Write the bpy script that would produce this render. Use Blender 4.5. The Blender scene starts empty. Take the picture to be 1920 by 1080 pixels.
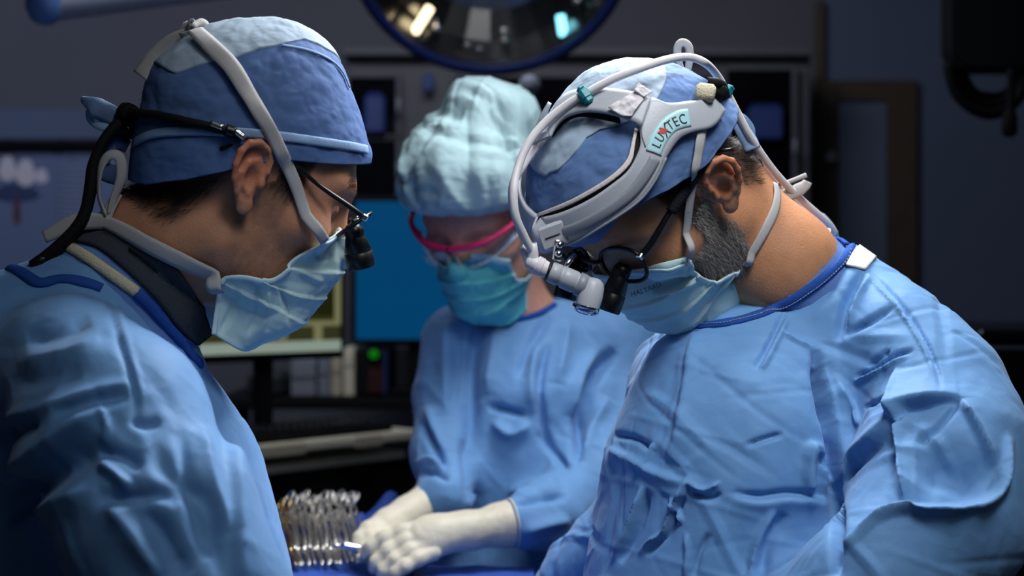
import bpy, math, random
import numpy as np
from mathutils import Vector, Matrix
from mathutils.bvhtree import BVHTree

random.seed(7); rng = np.random.default_rng(7)
sc = bpy.context.scene
COL = sc.collection
F = 2666.7          # focal length in pixels (50 mm lens, 36 mm sensor, 1920 px)
CZ = 1.45           # camera height, camera at x=y=0 looking along +Y

# ------------------------------------------------------------ camera
cam_d = bpy.data.cameras.new('camera'); cam = bpy.data.objects.new('camera', cam_d); COL.objects.link(cam)
cam.location = (0, 0, CZ); cam.rotation_euler = (math.pi/2, 0, 0)
cam_d.lens = 50; cam_d.sensor_width = 36; cam_d.clip_start = 0.05
cam_d.dof.use_dof = True; cam_d.dof.focus_distance = 1.33; cam_d.dof.aperture_fstop = 4.2
sc.camera = cam
sc.view_settings.view_transform = 'Standard'; sc.view_settings.look = 'None'
sc.view_settings.gamma = 1; sc.view_settings.use_curve_mapping = False
sc.view_settings.exposure = 0.0

# ------------------------------------------------------------ world and lights
w = bpy.data.worlds.new('world'); sc.world = w; w.use_nodes = True
w.node_tree.nodes['Background'].inputs[0].default_value = (0.26, 0.40, 0.66, 1)
w.node_tree.nodes['Background'].inputs[1].default_value = 0.04

def area(name, loc, aim, size, power, color, spread=180, shape='DISK'):
    l = bpy.data.lights.new(name, 'AREA'); l.shape = shape; l.size = size; l.energy = power; l.color = color
    l.spread = math.radians(spread)
    o = bpy.data.objects.new(name, l); COL.objects.link(o); o.location = loc
    o.rotation_euler = (Vector(aim)-Vector(loc)).to_track_quat('-Z', 'Y').to_euler()
    return o
# the operating lamp over the field (out of frame, above)
area('operating_lamp_light', (0.24, 1.68, 2.24), (-0.07, 1.32, 1.42), 0.5, 9.5, (0.97, 0.98, 1.0), 120)
# an unseen dim fill, added behind and right of the camera
area('camera_side_fill', (0.50, -0.3, 2.75), (0.2, 1.5, 1.3), 1.0, 2.2, (0.90, 0.97, 1.0), 140)
# the second operating lamp (out of frame, above and in front), focused on the right side of the field
area('second_lamp_light', (0.34, 0.60, 2.45), (0.13, 1.36, 1.40), 0.5, 1.35, (0.95, 0.98, 1.0), 50)
# an unseen cool fill, added to brighten the back wall
area('back_wall_fill', (-0.25, 2.8, 2.95), (-0.2, 4.2, 1.3), 1.2, 24.0, (0.84, 0.88, 1.0), 170)
area('left_wall_fill', (-1.9, 3.3, 2.8), (-1.9, 4.5, 1.5), 0.6, 4.0, (0.55, 0.7, 1.0), 150)  # another unseen fill, added for the left of the back wall

# ------------------------------------------------------------ small maths
def P(px, py, d): return np.array([(px-960)/F*d, d, CZ+(540-py)/F*d])
def rot(yaw, pitch, roll):
    y, p, r = np.radians([yaw, -pitch, roll])
    cy, sy, cp, sp, cr, sr = np.cos(y), np.sin(y), np.cos(p), np.sin(p), np.cos(r), np.sin(r)
    return np.array([[cy,-sy,0],[sy,cy,0],[0,0,1]]) @ np.array([[1,0,0],[0,cp,-sp],[0,sp,cp]]) @ np.array([[cr,0,sr],[0,1,0],[-sr,0,cr]])
def nz(v): v = np.asarray(v, float); return v/np.maximum(np.linalg.norm(v, axis=-1, keepdims=True), 1e-12)
class Pose:
    def __init__(s, yaw, pitch, roll, px, py, d): s.R = rot(yaw, pitch, roll); s.o = P(px, py, d)
    def W(s, l): return np.asarray(l, float) @ s.R.T + s.o            # local -> world
    def L(s, w): return (np.asarray(w) - s.o) @ s.R                     # world -> local
    def un(s, px, py, xl=0):                                            # picture ray met with the head's plane x = xl
        ray = P(px, py, 1.0) - np.array([0, 0, CZ]); c = s.o - np.array([0, 0, CZ]); n = s.R[:, 0]
        t = (xl + n@c)/(n@ray); return s.R.T @ (ray*t - c)
def cr(pts, n, closed=False):
    """Catmull-Rom through pts, n samples (uniform in chord length)."""
    p = np.asarray(pts, float)
    if len(p) == 2 and not closed: return p[0] + (p[1]-p[0])*np.linspace(0, 1, n)[:, None]
    q = np.vstack([p[-1], p, p[0], p[1]]) if closed else np.vstack([2*p[0]-p[1], p, 2*p[-1]-p[-2]])
    m = len(q)-3; u = np.linspace(0, m, m*24+1); i = np.minimum(u.astype(int), m-1); t = (u-i)[:, None]
    a, b, c, d = q[i], q[i+1], q[i+2], q[i+3]
    s = 0.5*((2*b) + (c-a)*t + (2*a-5*b+4*c-d)*t*t + (3*b-a-3*c+d)*t**3)
    L = np.r_[0, np.cumsum(np.linalg.norm(np.diff(s, axis=0), axis=1))]
    x = np.linspace(0, L[-1], n, endpoint=not closed)
    return np.stack([np.interp(x, L, s[:, k]) for k in range(s.shape[1])], 1)
def hash3(i):
    i = i.astype(np.int64); h = (i[..., 0]*73856093) ^ (i[..., 1]*19349663) ^ (i[..., 2]*83492791)
    h = (h ^ (h >> 13))*1274126177 & 0x7fffffff
    return ((h ^ (h >> 16)) & 0xffff)/65535.0
def vnoise(p):
    i = np.floor(p); f = p-i; f = f*f*(3-2*f); out = 0
    for dx in (0, 1):
        for dy in (0, 1):
            for dz in (0, 1):
                wt = (f[:, 0] if dx else 1-f[:, 0])*(f[:, 1] if dy else 1-f[:, 1])*(f[:, 2] if dz else 1-f[:, 2])
                out = out + wt*hash3(i+np.array([dx, dy, dz]))
    return out
def worley(p):
    """distance to the nearest and second nearest of jittered points."""
    i = np.floor(p); f1 = np.full(len(p), 9.0); f2 = f1.copy()
    for dx in (-1, 0, 1):
        for dy in (-1, 0, 1):
            for dz in (-1, 0, 1):
                c = i+np.array([dx, dy, dz])
                j = c+np.stack([hash3(c), hash3(c+np.array([57, 11, 91])), hash3(c+np.array([7, 131, 29]))], 1)
                d = np.linalg.norm(p-j, axis=1)
                f2 = np.minimum(f2, np.maximum(f1, d)); f1 = np.minimum(f1, d)
    return f1, f2
def crumple(p, s):
    """creased-paper relief, about -0.5..0.5, feature size s metres."""
    q = p/s + 0.35*np.stack([vnoise(p/s*1.3+k) for k in (3.1, 17.7, 41.3)], 1)
    a, b = worley(q); c, d = worley(q*2.3+5.3)
    return np.minimum(b-a, .5)-.2 + .45*(np.minimum(d-c, .5)-.2) + .5*(vnoise(p/s*.7)-.5)

def creases(p, seed=0, L=.11, wd=.007, n=7):
    """straight sharp creases that come and go, about -1..1."""
    g = np.random.default_rng(seed); out = np.zeros(len(p))
    for i in range(n):
        d = nz(g.normal(size=3)); u = p@d/L+.5*vnoise(p*7+i*5.3)+g.random(); f = np.abs(u-np.floor(u)-.5)*L
        m = vnoise(p*11+i*9.1+seed); m = np.clip((m-.56)/.14, 0, 1); out += (1 if i % 2 else -1)*m*np.maximum(1-f/wd, 0)
    return out

# ------------------------------------------------------------ distance fields (points are float32 (n,3))
def d_ell(p, c, r):
    q = (p-np.float32(c)); r = np.float32(r); k0 = np.linalg.norm(q/r, axis=1); k1 = np.linalg.norm(q/(r*r), axis=1)
    return k0*(k0-1)/np.maximum(k1, 1e-6)
def d_cap(p, a, b, ra, rb):
    a = np.float32(a); ab = np.float32(b)-a; q = p-a
    t = np.clip(q@ab/max(float(ab@ab), 1e-12), 0, 1)
    return np.linalg.norm(q-t[:, None]*ab, axis=1)-(ra+(rb-ra)*t)
def smin(a, b, k): h = np.maximum(k-np.abs(a-b), 0)/k; return np.minimum(a, b)-h*h*k*.25
def smax(a, b, k): return -smin(-a, -b, k)
def chain(p, pts, rr, k=.012):
    d = None
    for i in range(len(pts)-1):
        e = d_cap(p, pts[i], pts[i+1], rr[i], rr[i+1]); d = e if d is None else smin(d, e, k)
    return d

def nets(sdf, lo, hi, h):
    """naive surface nets with a coarse-to-fine grid; returns verts, quads."""
    lo = np.array(lo, float); S = 4
    n = (np.ceil((np.array(hi)-lo)/(h*S))).astype(int)*S+1
    ax = [np.float32(lo[k]+h*np.arange(n[k])) for k in range(3)]
    cg = np.stack(np.meshgrid(*[a[::S] + h*S*.5 for a in ax], indexing='ij'), -1).reshape(-1, 3).astype(np.float32)
    cd = sdf(cg).reshape([len(a[::S]) for a in ax])
    D = np.repeat(np.repeat(np.repeat(cd, S, 0), S, 1), S, 2)[:n[0], :n[1], :n[2]].astype(np.float32)
    act = np.repeat(np.repeat(np.repeat(np.abs(cd) < h*S*2.2, S, 0), S, 1), S, 2)[:n[0], :n[1], :n[2]]
    I = np.argwhere(act)
    for s in range(0, len(I), 400000):
        J = I[s:s+400000]; p = np.stack([ax[k][J[:, k]] for k in range(3)], 1)
        D[J[:, 0], J[:, 1], J[:, 2]] = sdf(p)
    ins = D < 0
    c = np.zeros([m-1 for m in n], np.uint8)
    for i in (0, 1):
        for j in (0, 1):
            for k in (0, 1): c += ins[i:n[0]-1+i, j:n[1]-1+j, k:n[2]-1+k]
    A = np.argwhere((c > 0) & (c < 8)); idx = np.full(c.shape, -1, np.int32); idx[A[:, 0], A[:, 1], A[:, 2]] = np.arange(len(A))
    off = np.array([[i, j, k] for i in (0, 1) for j in (0, 1) for k in (0, 1)])
    V8 = np.stack([D[A[:, 0]+o[0], A[:, 1]+o[1], A[:, 2]+o[2]] for o in off], 1)
    acc = np.zeros((len(A), 3)); cnt = np.zeros(len(A))
    for a in range(8):
        for b in range(a+1, 8):
            if np.abs(off[a]-off[b]).sum() == 1:
                m = (V8[:, a] < 0) != (V8[:, b] < 0)
                t = V8[:, a]/np.where(m, V8[:, a]-V8[:, b], 1)
                acc[m] += (off[a]+t[:, None]*(off[b]-off[a]))[m]; cnt[m] += 1
    V = lo+h*(A+acc/cnt[:, None])
    Q = []
    for x in range(3):
        y, z = (x+1) % 3, (x+2) % 3
        s0 = [slice(0, None)]*3; s1 = list(s0); s0[x] = slice(0, n[x]-1); s1[x] = slice(1, n[x])
        dif = ins[tuple(s0)] != ins[tuple(s1)]
        E = np.argwhere(dif); E = E[(E[:, y] > 0) & (E[:, z] > 0) & (E[:, y] < n[y]-1) & (E[:, z] < n[z]-1)]
        ey = np.zeros(3, int); ey[y] = 1; ez = np.zeros(3, int); ez[z] = 1
        g = lambda e: idx[e[:, 0], e[:, 1], e[:, 2]]
        q = np.stack([g(E-ey-ez), g(E-ez), g(E), g(E-ey)], 1)
        fl = ~ins[E[:, 0], E[:, 1], E[:, 2]]; q[fl] = q[fl][:, ::-1]
        Q.append(q)
    Q = np.vstack(Q); Q = Q[(Q >= 0).all(1)]
    return V, Q
def vnormals(V, Q):
    n = np.cross(V[Q[:, 2]]-V[Q[:, 0]], V[Q[:, 3]]-V[Q[:, 1]]); N = np.zeros_like(V)
    for k in range(4): np.add.at(N, Q[:, k], n)
    return nz(N)
def smooth(V, Q, it=1, lam=.5):
    for _ in range(it):
        s = np.zeros_like(V); c = np.zeros(len(V))
        for k in range(4):
            np.add.at(s, Q[:, k], V[Q[:, (k+1) % 4]]); np.add.at(c, Q[:, k], 1)
            np.add.at(s, Q[:, k], V[Q[:, (k+3) % 4]]); np.add.at(c, Q[:, k], 1)
        V = V+lam*(s/np.maximum(c, 1)[:, None]-V)
    return V
def keep(V, Q, fm):
    """keep the faces in the mask fm."""
    Q = Q[fm]; u = np.unique(Q); r = np.full(len(V), -1); r[u] = np.arange(len(u)); return V[u], r[Q], u

# ------------------------------------------------------------ object makers
ORG = {}
def mk(name, V, Fs, mat, parent=None, smooth_=True, col=None, org=None, mats=None, mi=None):
    """one mesh object; V in world metres; Fs array (n,k) or list of lists."""
    V = np.asarray(V, float)
    if parent is not None: o0 = ORG[parent.name]
    elif org is not None: o0 = np.array(org, float)
    else: o0 = np.array([(V[:, 0].min()+V[:, 0].max())/2, (V[:, 1].min()+V[:, 1].max())/2, V[:, 2].min()])
    me = bpy.data.meshes.new(name)
    if isinstance(Fs, np.ndarray):
        k = Fs.shape[1]; me.vertices.add(len(V)); me.vertices.foreach_set('co', (V-o0).astype(np.float32).ravel())
        me.loops.add(Fs.size); me.loops.foreach_set('vertex_index', Fs.astype(np.int32).ravel())
        me.polygons.add(len(Fs)); me.polygons.foreach_set('loop_start', np.arange(0, Fs.size, k, dtype=np.int32))
        me.update(calc_edges=True); me.validate()
    else: me.from_pydata([tuple(v) for v in V-o0], [], [tuple(int(i) for i in f) for f in Fs])
    if smooth_: me.polygons.foreach_set('use_smooth', np.ones(len(me.polygons), bool))
    for m in ([mat] if mats is None else mats): me.materials.append(m)
    if mi is not None and len(mi) == len(me.polygons): me.polygons.foreach_set('material_index', np.asarray(mi, np.int32))
    if col is not None:
        at = me.color_attributes.new('Col', 'FLOAT_COLOR', 'POINT')
        c = np.ones((len(V), 4), np.float32); c[:, :3] = col; at.data.foreach_set('color', c.ravel())
    me.update()
    o = bpy.data.objects.new(name, me); COL.objects.link(o); ORG[o.name] = o0
    if parent is not None: o.parent = parent
    else: o.location = o0
    return o
def thing(name, label, cat, loc, group=None):
    o = bpy.data.objects.new(name, None); COL.objects.link(o); o.location = loc; ORG[o.name] = np.array(loc, float)
    o.empty_display_size = .05
    return tag(o, label, cat, group)
def tag(o, label=None, cat=None, group=None, kind=None):
    if label: o['label'] = label
    if cat: o['category'] = cat
    if group: o['group'] = group
    if kind: o['kind'] = kind
    return o
class MB:
    """collects shapes into one mesh."""
    def __init__(s): s.V = []; s.F = []
    def add(s, VF):
        V, Fs = VF; b = sum(len(v) for v in s.V); s.V.append(np.asarray(V, float)); s.F += [[int(i)+b for i in f] for f in Fs]; return s
    def mk(s, name, mat, parent=None, **k): return mk(name, np.vstack(s.V), s.F, mat, parent, **k)
def frames(p, closed=False):
    t = nz(np.gradient(p, axis=0)) if not closed else nz(np.roll(p, -1, 0)-np.roll(p, 1, 0))
    u = np.zeros_like(p); a = np.array([0, 0, 1.]) if abs(t[0, 2]) < .9 else np.array([1., 0, 0])
    u[0] = nz(np.cross(np.cross(t[0], a), t[0]))
    for i in range(1, len(p)): u[i] = nz(u[i-1]-t[i]*(u[i-1]@t[i]))
    return t, u, np.cross(t, u)
def grid_faces(n, m, cu=False, cv=False):
    F_ = []
    for i in range(n if cu else n-1):
        for j in range(m if cv else m-1):
            a, b = i*m+j, i*m+(j+1) % m; c, d = ((i+1) % n)*m+(j+1) % m, ((i+1) % n)*m+j
            F_.append([a, d, c, b])
    return F_
def tube(pts, r, k=8, closed=False, n=None, flat=1.0):
    p = np.asarray(pts, float)
    if n: p = cr(p, n, closed)
    r = np.interp(np.linspace(0, 1, len(p)), np.linspace(0, 1, len(np.atleast_1d(r))), np.atleast_1d(r)) if np.ndim(r) else np.full(len(p), r)
    t, u, v = frames(p, closed); a = np.linspace(0, 2*np.pi, k, endpoint=False)
    V = (p[:, None]+r[:, None, None]*(np.cos(a)[None, :, None]*u[:, None]+flat*np.sin(a)[None, :, None]*v[:, None])).reshape(-1, 3)
    Fs = [f[::-1] for f in grid_faces(len(p), k, closed, True)]
    Fs = grid_faces(len(p), k, closed, True)
    if not closed: Fs += [list(range(k)), list(range((len(p)-1)*k, len(p)*k))[::-1]]
    return V, Fs
def lathe(prof, o, axis, k=32, up=(0, 0, 1)):
    """prof rows (radius, distance along axis)."""
    o = np.asarray(o, float); a = nz(axis); u = np.cross(a, up)
    if np.linalg.norm(u) < 1e-3: u = np.cross(a, (1, 0, 0))
    u = nz(u); v = np.cross(a, u); t = np.linspace(0, 2*np.pi, k, endpoint=False)
    V = np.vstack([o+a*z+max(r, 1e-5)*(np.cos(t)[:, None]*u+np.sin(t)[:, None]*v) for r, z in prof])
    return V, grid_faces(len(prof), k, False, True)
def box(c, s, R_=None, b=0.0):
    """box, centre c, size s, edges chamfered by b."""
    h = np.array(s, float)/2; b = min(b, h.min()*.95)
    if b <= 0:
        V = np.array([[x, y, z] for x in (-1, 1) for y in (-1, 1) for z in (-1, 1)])*h
        Fs = [[0, 1, 3, 2], [4, 6, 7, 5], [0, 4, 5, 1], [2, 3, 7, 6], [0, 2, 6, 4], [1, 5, 7, 3]]
    else:
        V = []; ix = {}
        for x in (-1, 1):
            for y in (-1, 1):
                for z in (-1, 1):
                    for a in range(3):
                        q = np.array([x, y, z])*(h-b); q[a] += (x, y, z)[a]*b; ix[x, y, z, a] = len(V); V.append(q)
        V = np.array(V); Fs = []
        for a in range(3):
            i, j = (a+1) % 3, (a+2) % 3
            for s_ in (-1, 1):
                f = []
                for si, sj in ((-1, -1), (1, -1), (1, 1), (-1, 1)):
                    k = [0]*3; k[a] = s_; k[i] = si; k[j] = sj; f.append(ix[(*k, a)])
                Fs.append(f if s_ > 0 else f[::-1])
            for si in (-1, 1):
                for sj in (-1, 1):
                    k0 = [0]*3; k0[a] = -1; k0[i] = si; k0[j] = sj; k1 = list(k0); k1[a] = 1
                    f = [ix[(*k0, i)], ix[(*k1, i)], ix[(*k1, j)], ix[(*k0, j)]]
                    Fs.append(f if si*sj < 0 else f[::-1])
        for x in (-1, 1):
            for y in (-1, 1):
                for z in (-1, 1):
                    f = [ix[x, y, z, 0], ix[x, y, z, 1], ix[x, y, z, 2]]; Fs.append(f if x*y*z > 0 else f[::-1])
    if R_ is not None: V = V@np.asarray(R_).T
    return V+np.array(c), Fs
def strip(A, B, N, th):
    """a plate between edges A and B (n,3); N outward normals (n,3); thickness th inward."""
    A, B, N = map(np.asarray, (A, B, N)); n = len(A); m = 5
    top = np.stack([A+(B-A)*t for t in np.linspace(0, 1, m)], 1) if A.ndim == 2 else A
    return slab(top, np.repeat(N[:, None], m, 1), th)
def slab(G, N, th):
    """thick sheet from a grid of points G (n,m,3) with normals N."""
    n, m = G.shape[:2]; V = np.vstack([G.reshape(-1, 3), (G-N*th).reshape(-1, 3)])
    f = grid_faces(n, m); k = n*m; Fs = f+[[i+k for i in q[::-1]] for q in f]
    e = [i*m for i in range(n)]; 
    bd = list(range(m))+[i*m+m-1 for i in range(1, n)]+[(n-1)*m+j for j in range(m-2, -1, -1)]+[i*m for i in range(n-2, 0, -1)]
    for a, b in zip(bd, bd[1:]+bd[:1]): Fs.append([a, b, b+k, a+k])
    return V, Fs
def bvh(V, Fs): return BVHTree.FromPolygons([tuple(v) for v in V], [tuple(int(i) for i in f) for f in Fs])
def cast(tree, px, py, off=0.0):
    """where the picture's ray meets a surface, lifted by off; and the normal there."""
    d = Vector(P(px, py, 1.0)-np.array([0, 0, CZ])); l, n, i, t = tree.ray_cast(Vector((0, 0, CZ)), d.normalized())
    if l is None: return None, None
    n = np.array(n); n = n if n@np.array(d) < 0 else -n
    return np.array(l)+n*off, n
def project_line(tree, pts, n, off):
    p = cr(pts, n); out = []; nn = []
    for a in p:
        l, m = cast(tree, a[0], a[1], off)
        if l is not None: out.append(l); nn.append(m)
    return np.array(out), np.array(nn)

# ------------------------------------------------------------ materials
def mat(name, col, rough=.5, metal=0, spec=.5, bump=0, bscale=200, var=0, vscale=8, emit=None, es=0, attr=False, trans=0, sss=0, coat=0, weave=0, crease=0, alpha=1, ior=1.45, sheen=0, ssr=(1,.3,.15)):
    m = bpy.data.materials.new(name); m.use_nodes = True; nt = m.node_tree; N_ = nt.nodes; L_ = nt.links
    b = N_['Principled BSDF']; I = b.inputs
    I['Roughness'].default_value = rough; I['Metallic'].default_value = metal; I['Specular IOR Level'].default_value = spec
    I['Base Color'].default_value = (*col, 1); I['Transmission Weight'].default_value = trans; I['IOR'].default_value = ior
    I['Coat Weight'].default_value = coat; I['Alpha'].default_value = alpha; I['Sheen Weight'].default_value = sheen
    if sss: I['Subsurface Weight'].default_value = sss; I['Subsurface Radius'].default_value = ssr; I['Subsurface Scale'].default_value = .006
    if emit: I['Emission Color'].default_value = (*emit, 1); I['Emission Strength'].default_value = es
    tc = N_.new('ShaderNodeTexCoord'); cs = None
    if attr:
        a = N_.new('ShaderNodeVertexColor'); a.layer_name = 'Col'; cs = a.outputs[0]
    if var:
        n = N_.new('ShaderNodeTexNoise'); n.inputs['Scale'].default_value = vscale; n.inputs['Detail'].default_value = 5
        L_.new(tc.outputs['Object'], n.inputs['Vector'])
        r = N_.new('ShaderNodeMapRange'); r.inputs[3].default_value = 1-var; r.inputs[4].default_value = 1+var; r.inputs[1].default_value = .25; r.inputs[2].default_value = .75
        L_.new(n.outputs[0], r.inputs[0])
        mx = N_.new('ShaderNodeMix'); mx.data_type = 'RGBA'; mx.blend_type = 'MULTIPLY'; mx.inputs[0].default_value = 1
        if cs: L_.new(cs, mx.inputs[6])
        else: mx.inputs[6].default_value = (*col, 1)
        L_.new(r.outputs[0], mx.inputs[7]); cs = mx.outputs[2]
    if cs: L_.new(cs, I['Base Color'])
    h = None; prev = None
    def addb(sock, strength, dist):
        nonlocal prev
        bn = N_.new('ShaderNodeBump'); bn.inputs['Strength'].default_value = strength; bn.inputs['Distance'].default_value = dist
        L_.new(sock, bn.inputs['Height'])
        if prev: L_.new(prev, bn.inputs['Normal'])
        prev = bn.outputs[0]
    if bump:
        n = N_.new('ShaderNodeTexNoise'); n.inputs['Scale'].default_value = bscale; n.inputs['Detail'].default_value = 3
        L_.new(tc.outputs['Object'], n.inputs['Vector']); addb(n.outputs[0], bump, .002)
    if weave:                                   # fine embossed diagonal dots of nonwoven cloth
        for k, ang in enumerate((.6, -.9)):
            mp = N_.new('ShaderNodeMapping'); mp.inputs['Rotation'].default_value = (ang, ang*.7, ang*1.3); L_.new(tc.outputs['Object'], mp.inputs[0])
            wv = N_.new('ShaderNodeTexWave'); wv.inputs['Scale'].default_value = weave; wv.inputs['Distortion'].default_value = .4; L_.new(mp.outputs[0], wv.inputs[0])
            addb(wv.outputs[1], .035, .0006)
        vn = N_.new('ShaderNodeTexVoronoi'); vn.inputs['Scale'].default_value = weave*1.9; L_.new(tc.outputs['Object'], vn.inputs['Vector']); addb(vn.outputs[0], .10, .0008)
    if crease:                                  # fine crinkles of papery cloth
        n = N_.new('ShaderNodeTexNoise'); n.inputs['Scale'].default_value = crease*.8; n.inputs['Detail'].default_value = 2; L_.new(tc.outputs['Object'], n.inputs['Vector'])
        mp = N_.new('ShaderNodeMix'); mp.data_type = 'RGBA'; mp.inputs[0].default_value = .06
        L_.new(tc.outputs['Object'], mp.inputs[6]); L_.new(n.outputs[1], mp.inputs[7])
        v = N_.new('ShaderNodeTexVoronoi'); v.feature = 'F1'; v.inputs['Scale'].default_value = crease; L_.new(mp.outputs[2], v.inputs['Vector'])
        addb(v.outputs[0], .22, .006)
    if prev: L_.new(prev, I['Normal'])
    return m
def lin(r, g, b):
    f = lambda c: ((c/255+.055)/1.055)**2.4 if c > 10 else c/255/12.92
    return (f(r), f(g), f(b))
M = {}
M['gown'] = mat('gown_cloth', lin(103, 150, 202), .62, spec=.25, weave=420, crease=26, var=.05, vscale=14, sheen=.15)
M['binding'] = mat('binding_cloth', lin(36, 80, 160), .7, spec=.2, bump=.5, bscale=900)
M['scrub'] = mat('scrub_cloth', lin(100, 132, 190), .75, spec=.2, bump=.3, bscale=700, crease=18)
M['cap'] = mat('cap_cloth', lin(92, 121, 168), .75, spec=.2, weave=520, crease=24, var=.06, vscale=20)
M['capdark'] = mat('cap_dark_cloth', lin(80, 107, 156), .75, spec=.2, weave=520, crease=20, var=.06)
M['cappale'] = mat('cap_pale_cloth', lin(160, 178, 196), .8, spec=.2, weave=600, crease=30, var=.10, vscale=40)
M['capband'] = mat('cap_band_cloth', lin(130, 158, 196), .75, spec=.2, bump=.3, bscale=900)
M['bouffant'] = mat('bouffant_cloth', lin(164, 194, 200), .7, spec=.3, crease=9, var=.12, vscale=14)
M['mask'] = mat('mask_cloth', lin(192, 222, 222), .75, spec=.2, weave=700, crease=12, var=.03)
M['masknurse'] = mat('teal_mask_cloth', lin(100, 198, 206), .7, spec=.25, crease=16, var=.05)
M['tie'] = mat('tie_cloth', lin(174, 172, 172), .75, spec=.2, weave=900)
M['glove'] = mat('glove_latex', lin(214, 206, 186), .45, spec=.4, bump=.15, bscale=120, var=.04, vscale=30, sss=.15)
M['skin'] = mat('skin', (.5, .3, .2), .5, spec=.35, attr=True, bump=.25, bscale=500, var=.10, vscale=70, sss=.12)
M['hair'] = mat('dark_hair', lin(34, 24, 20), .5, spec=.4)
M['greyhair'] = mat('grey_hair', lin(150, 145, 140), .5, spec=.4)
M['black'] = mat('black_plastic', lin(14, 15, 17), .35, spec=.5)
M['matt'] = mat('matt_black', lin(12, 12, 14), .8, spec=.3, bump=.4, bscale=300)
M['foam'] = mat('dark_foam', lin(30, 33, 38), .95, spec=.1, bump=.8, bscale=600)
M['whitefoam'] = mat('white_foam', lin(225, 215, 212), .9, spec=.1, bump=.3, bscale=500)
M['grey'] = mat('grey_plastic', lin(178, 182, 190), .38, spec=.45, bump=.08, bscale=400)
M['dgrey'] = mat('mid_grey_plastic', lin(140, 146, 156), .4, spec=.45)
M['cable'] = mat('white_rubber', lin(226, 222, 226), .4, spec=.4)
M['teal'] = mat('teal_plastic', lin(24, 130, 140), .35, spec=.5)
M['chrome'] = mat('chrome', (.72, .72, .74), .18, metal=1)
M['steel'] = mat('instrument_steel', (.86, .83, .76), .24, metal=1, var=.1, vscale=60)
M['gold'] = mat('gilt_steel', (.78, .58, .28), .25, metal=1)
M['glass'] = mat('clear_lens', (.95, .97, 1), .02, trans=1, ior=1.1, spec=.5)
M['pink'] = mat('pink_plastic', lin(214, 40, 104), .3, spec=.5)
M['tape'] = mat('white_tape', lin(222, 216, 220), .7, spec=.3, crease=60, bump=.4, bscale=150)
M['label'] = mat('pale_blue_sticker', lin(176, 220, 228), .35, spec=.5)
M['ink'] = mat('black_ink', lin(22, 24, 30), .5)
M['red'] = mat('red_ink', lin(214, 66, 50), .5)
M['maskink'] = mat('teal_ink', lin(58, 132, 158), .7)
M['drape'] = mat('drape_cloth', lin(58, 92, 178), .75, spec=.2, weave=420, crease=9, var=.04)
M['collar'] = mat('charcoal_knit', lin(58, 64, 72), .9, spec=.15, bump=.6, bscale=500)
M['cream'] = mat('cream_knit', lin(205, 196, 170), .9, spec=.1, bump=.8, bscale=500)
# ------------------------------------------------------------ the room
M['wallb'] = mat('wall_paint', lin(98, 98, 106), .85, spec=.2, var=.05, vscale=3)
M['wallr'] = mat('blue_grey_paint', lin(94, 104, 128), .85, spec=.2, var=.05, vscale=3)
M['ceil'] = mat('ceiling_paint', lin(150, 150, 155), .9, spec=.1)
M['floor'] = mat('vinyl_floor', lin(96, 100, 108), .45, var=.12, vscale=12)
M['wood'] = mat('brown_frame_paint', lin(74, 62, 50), .55, var=.15, vscale=18)
M['door'] = mat('door_paint', lin(96, 106, 128), .6)
M['cab'] = mat('cabinet_laminate', lin(86, 86, 92), .6)
M['darkglass'] = mat('smoked_glass', (.004, .004, .006), .08, spec=.4)
M['beige'] = mat('beige_plastic', lin(238, 230, 204), .5)
M['navy'] = mat('navy_plastic', lin(40, 60, 120), .5)
M['rim'] = mat('blue_rubber', lin(24, 44, 104), .45)
M['housing'] = mat('lamp_housing', lin(140, 146, 160), .35)
M['reflector'] = mat('facet_mirror', (.24, .235, .22), .22, metal=1, bump=.15, bscale=14)
def st(o): o['kind'] = 'structure'; return o
def slabbox(name, lo, hi, m, b=0):
    lo, hi = np.array(lo), np.array(hi); return mk(name, *box((lo+hi)/2, hi-lo, b=b), m, smooth_=False)
YB = 4.6
st(slabbox('floor', (-2.9, -1.8, -.1), (2.9, YB+.1, 0), M['floor']))
st(slabbox('ceiling', (-2.9, -1.8, 3.0), (2.9, YB+.1, 3.1), M['ceil']))
st(slabbox('wall_back', (-2.9, YB, 0), (2.9, YB+.1, 3.0), M['wallb']))
st(slabbox('wall_left', (-3.0, -1.8, 0), (-2.9, YB+.1, 3.0), M['wallb']))
st(slabbox('wall_right', (2.9, -1.8, 0), (3.0, YB+.1, 3.0), M['wallr']))
def X(px, d): return (px-960)/F*d
def Z(py, d): return CZ+(540-py)/F*d
def rect(px0, py0, px1, py1, d, depth, b=.004):
    """box whose front face covers a picture rectangle at distance d."""
    lo = np.array([X(px0, d), d, Z(py1, d)]); hi = np.array([X(px1, d), d+depth, Z(py0, d)])
    return box((lo+hi)/2, hi-lo, b=b)
# right of the room: a blue-grey wall panel and a door in a brown frame
st(mk('wall_panel_right', *rect(1548, -420, 2600, 1390, YB-.03, .028), M['wallr'], smooth_=False))
D0 = YB-.06
dr = tag(mk('door_1', *rect(1572, 190, 1664, 1380, D0+.01, .02), M['door'], smooth_=False), kind='structure')
for nm, r in (('door_jamb', (1532, 150, 1572, 1385)), ('door_jamb', (1664, 150, 1722, 1385)), ('door_head', (1572, 150, 1664, 190))):
    mk(nm, *rect(*r, D0, .03), M['wood'], dr, smooth_=False)
mk('door_knob', *lathe([(0, -.03), (.018, -.028), (.022, -.015), (.01, 0), (.01, .01)], P(1555, 296, D0-.005), (0, 1, 0), 16), M['dgrey'], dr)
st(mk('trim_1', *rect(1532, 0, 1548, 150, D0, .03), M['wood'], smooth_=False))

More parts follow.
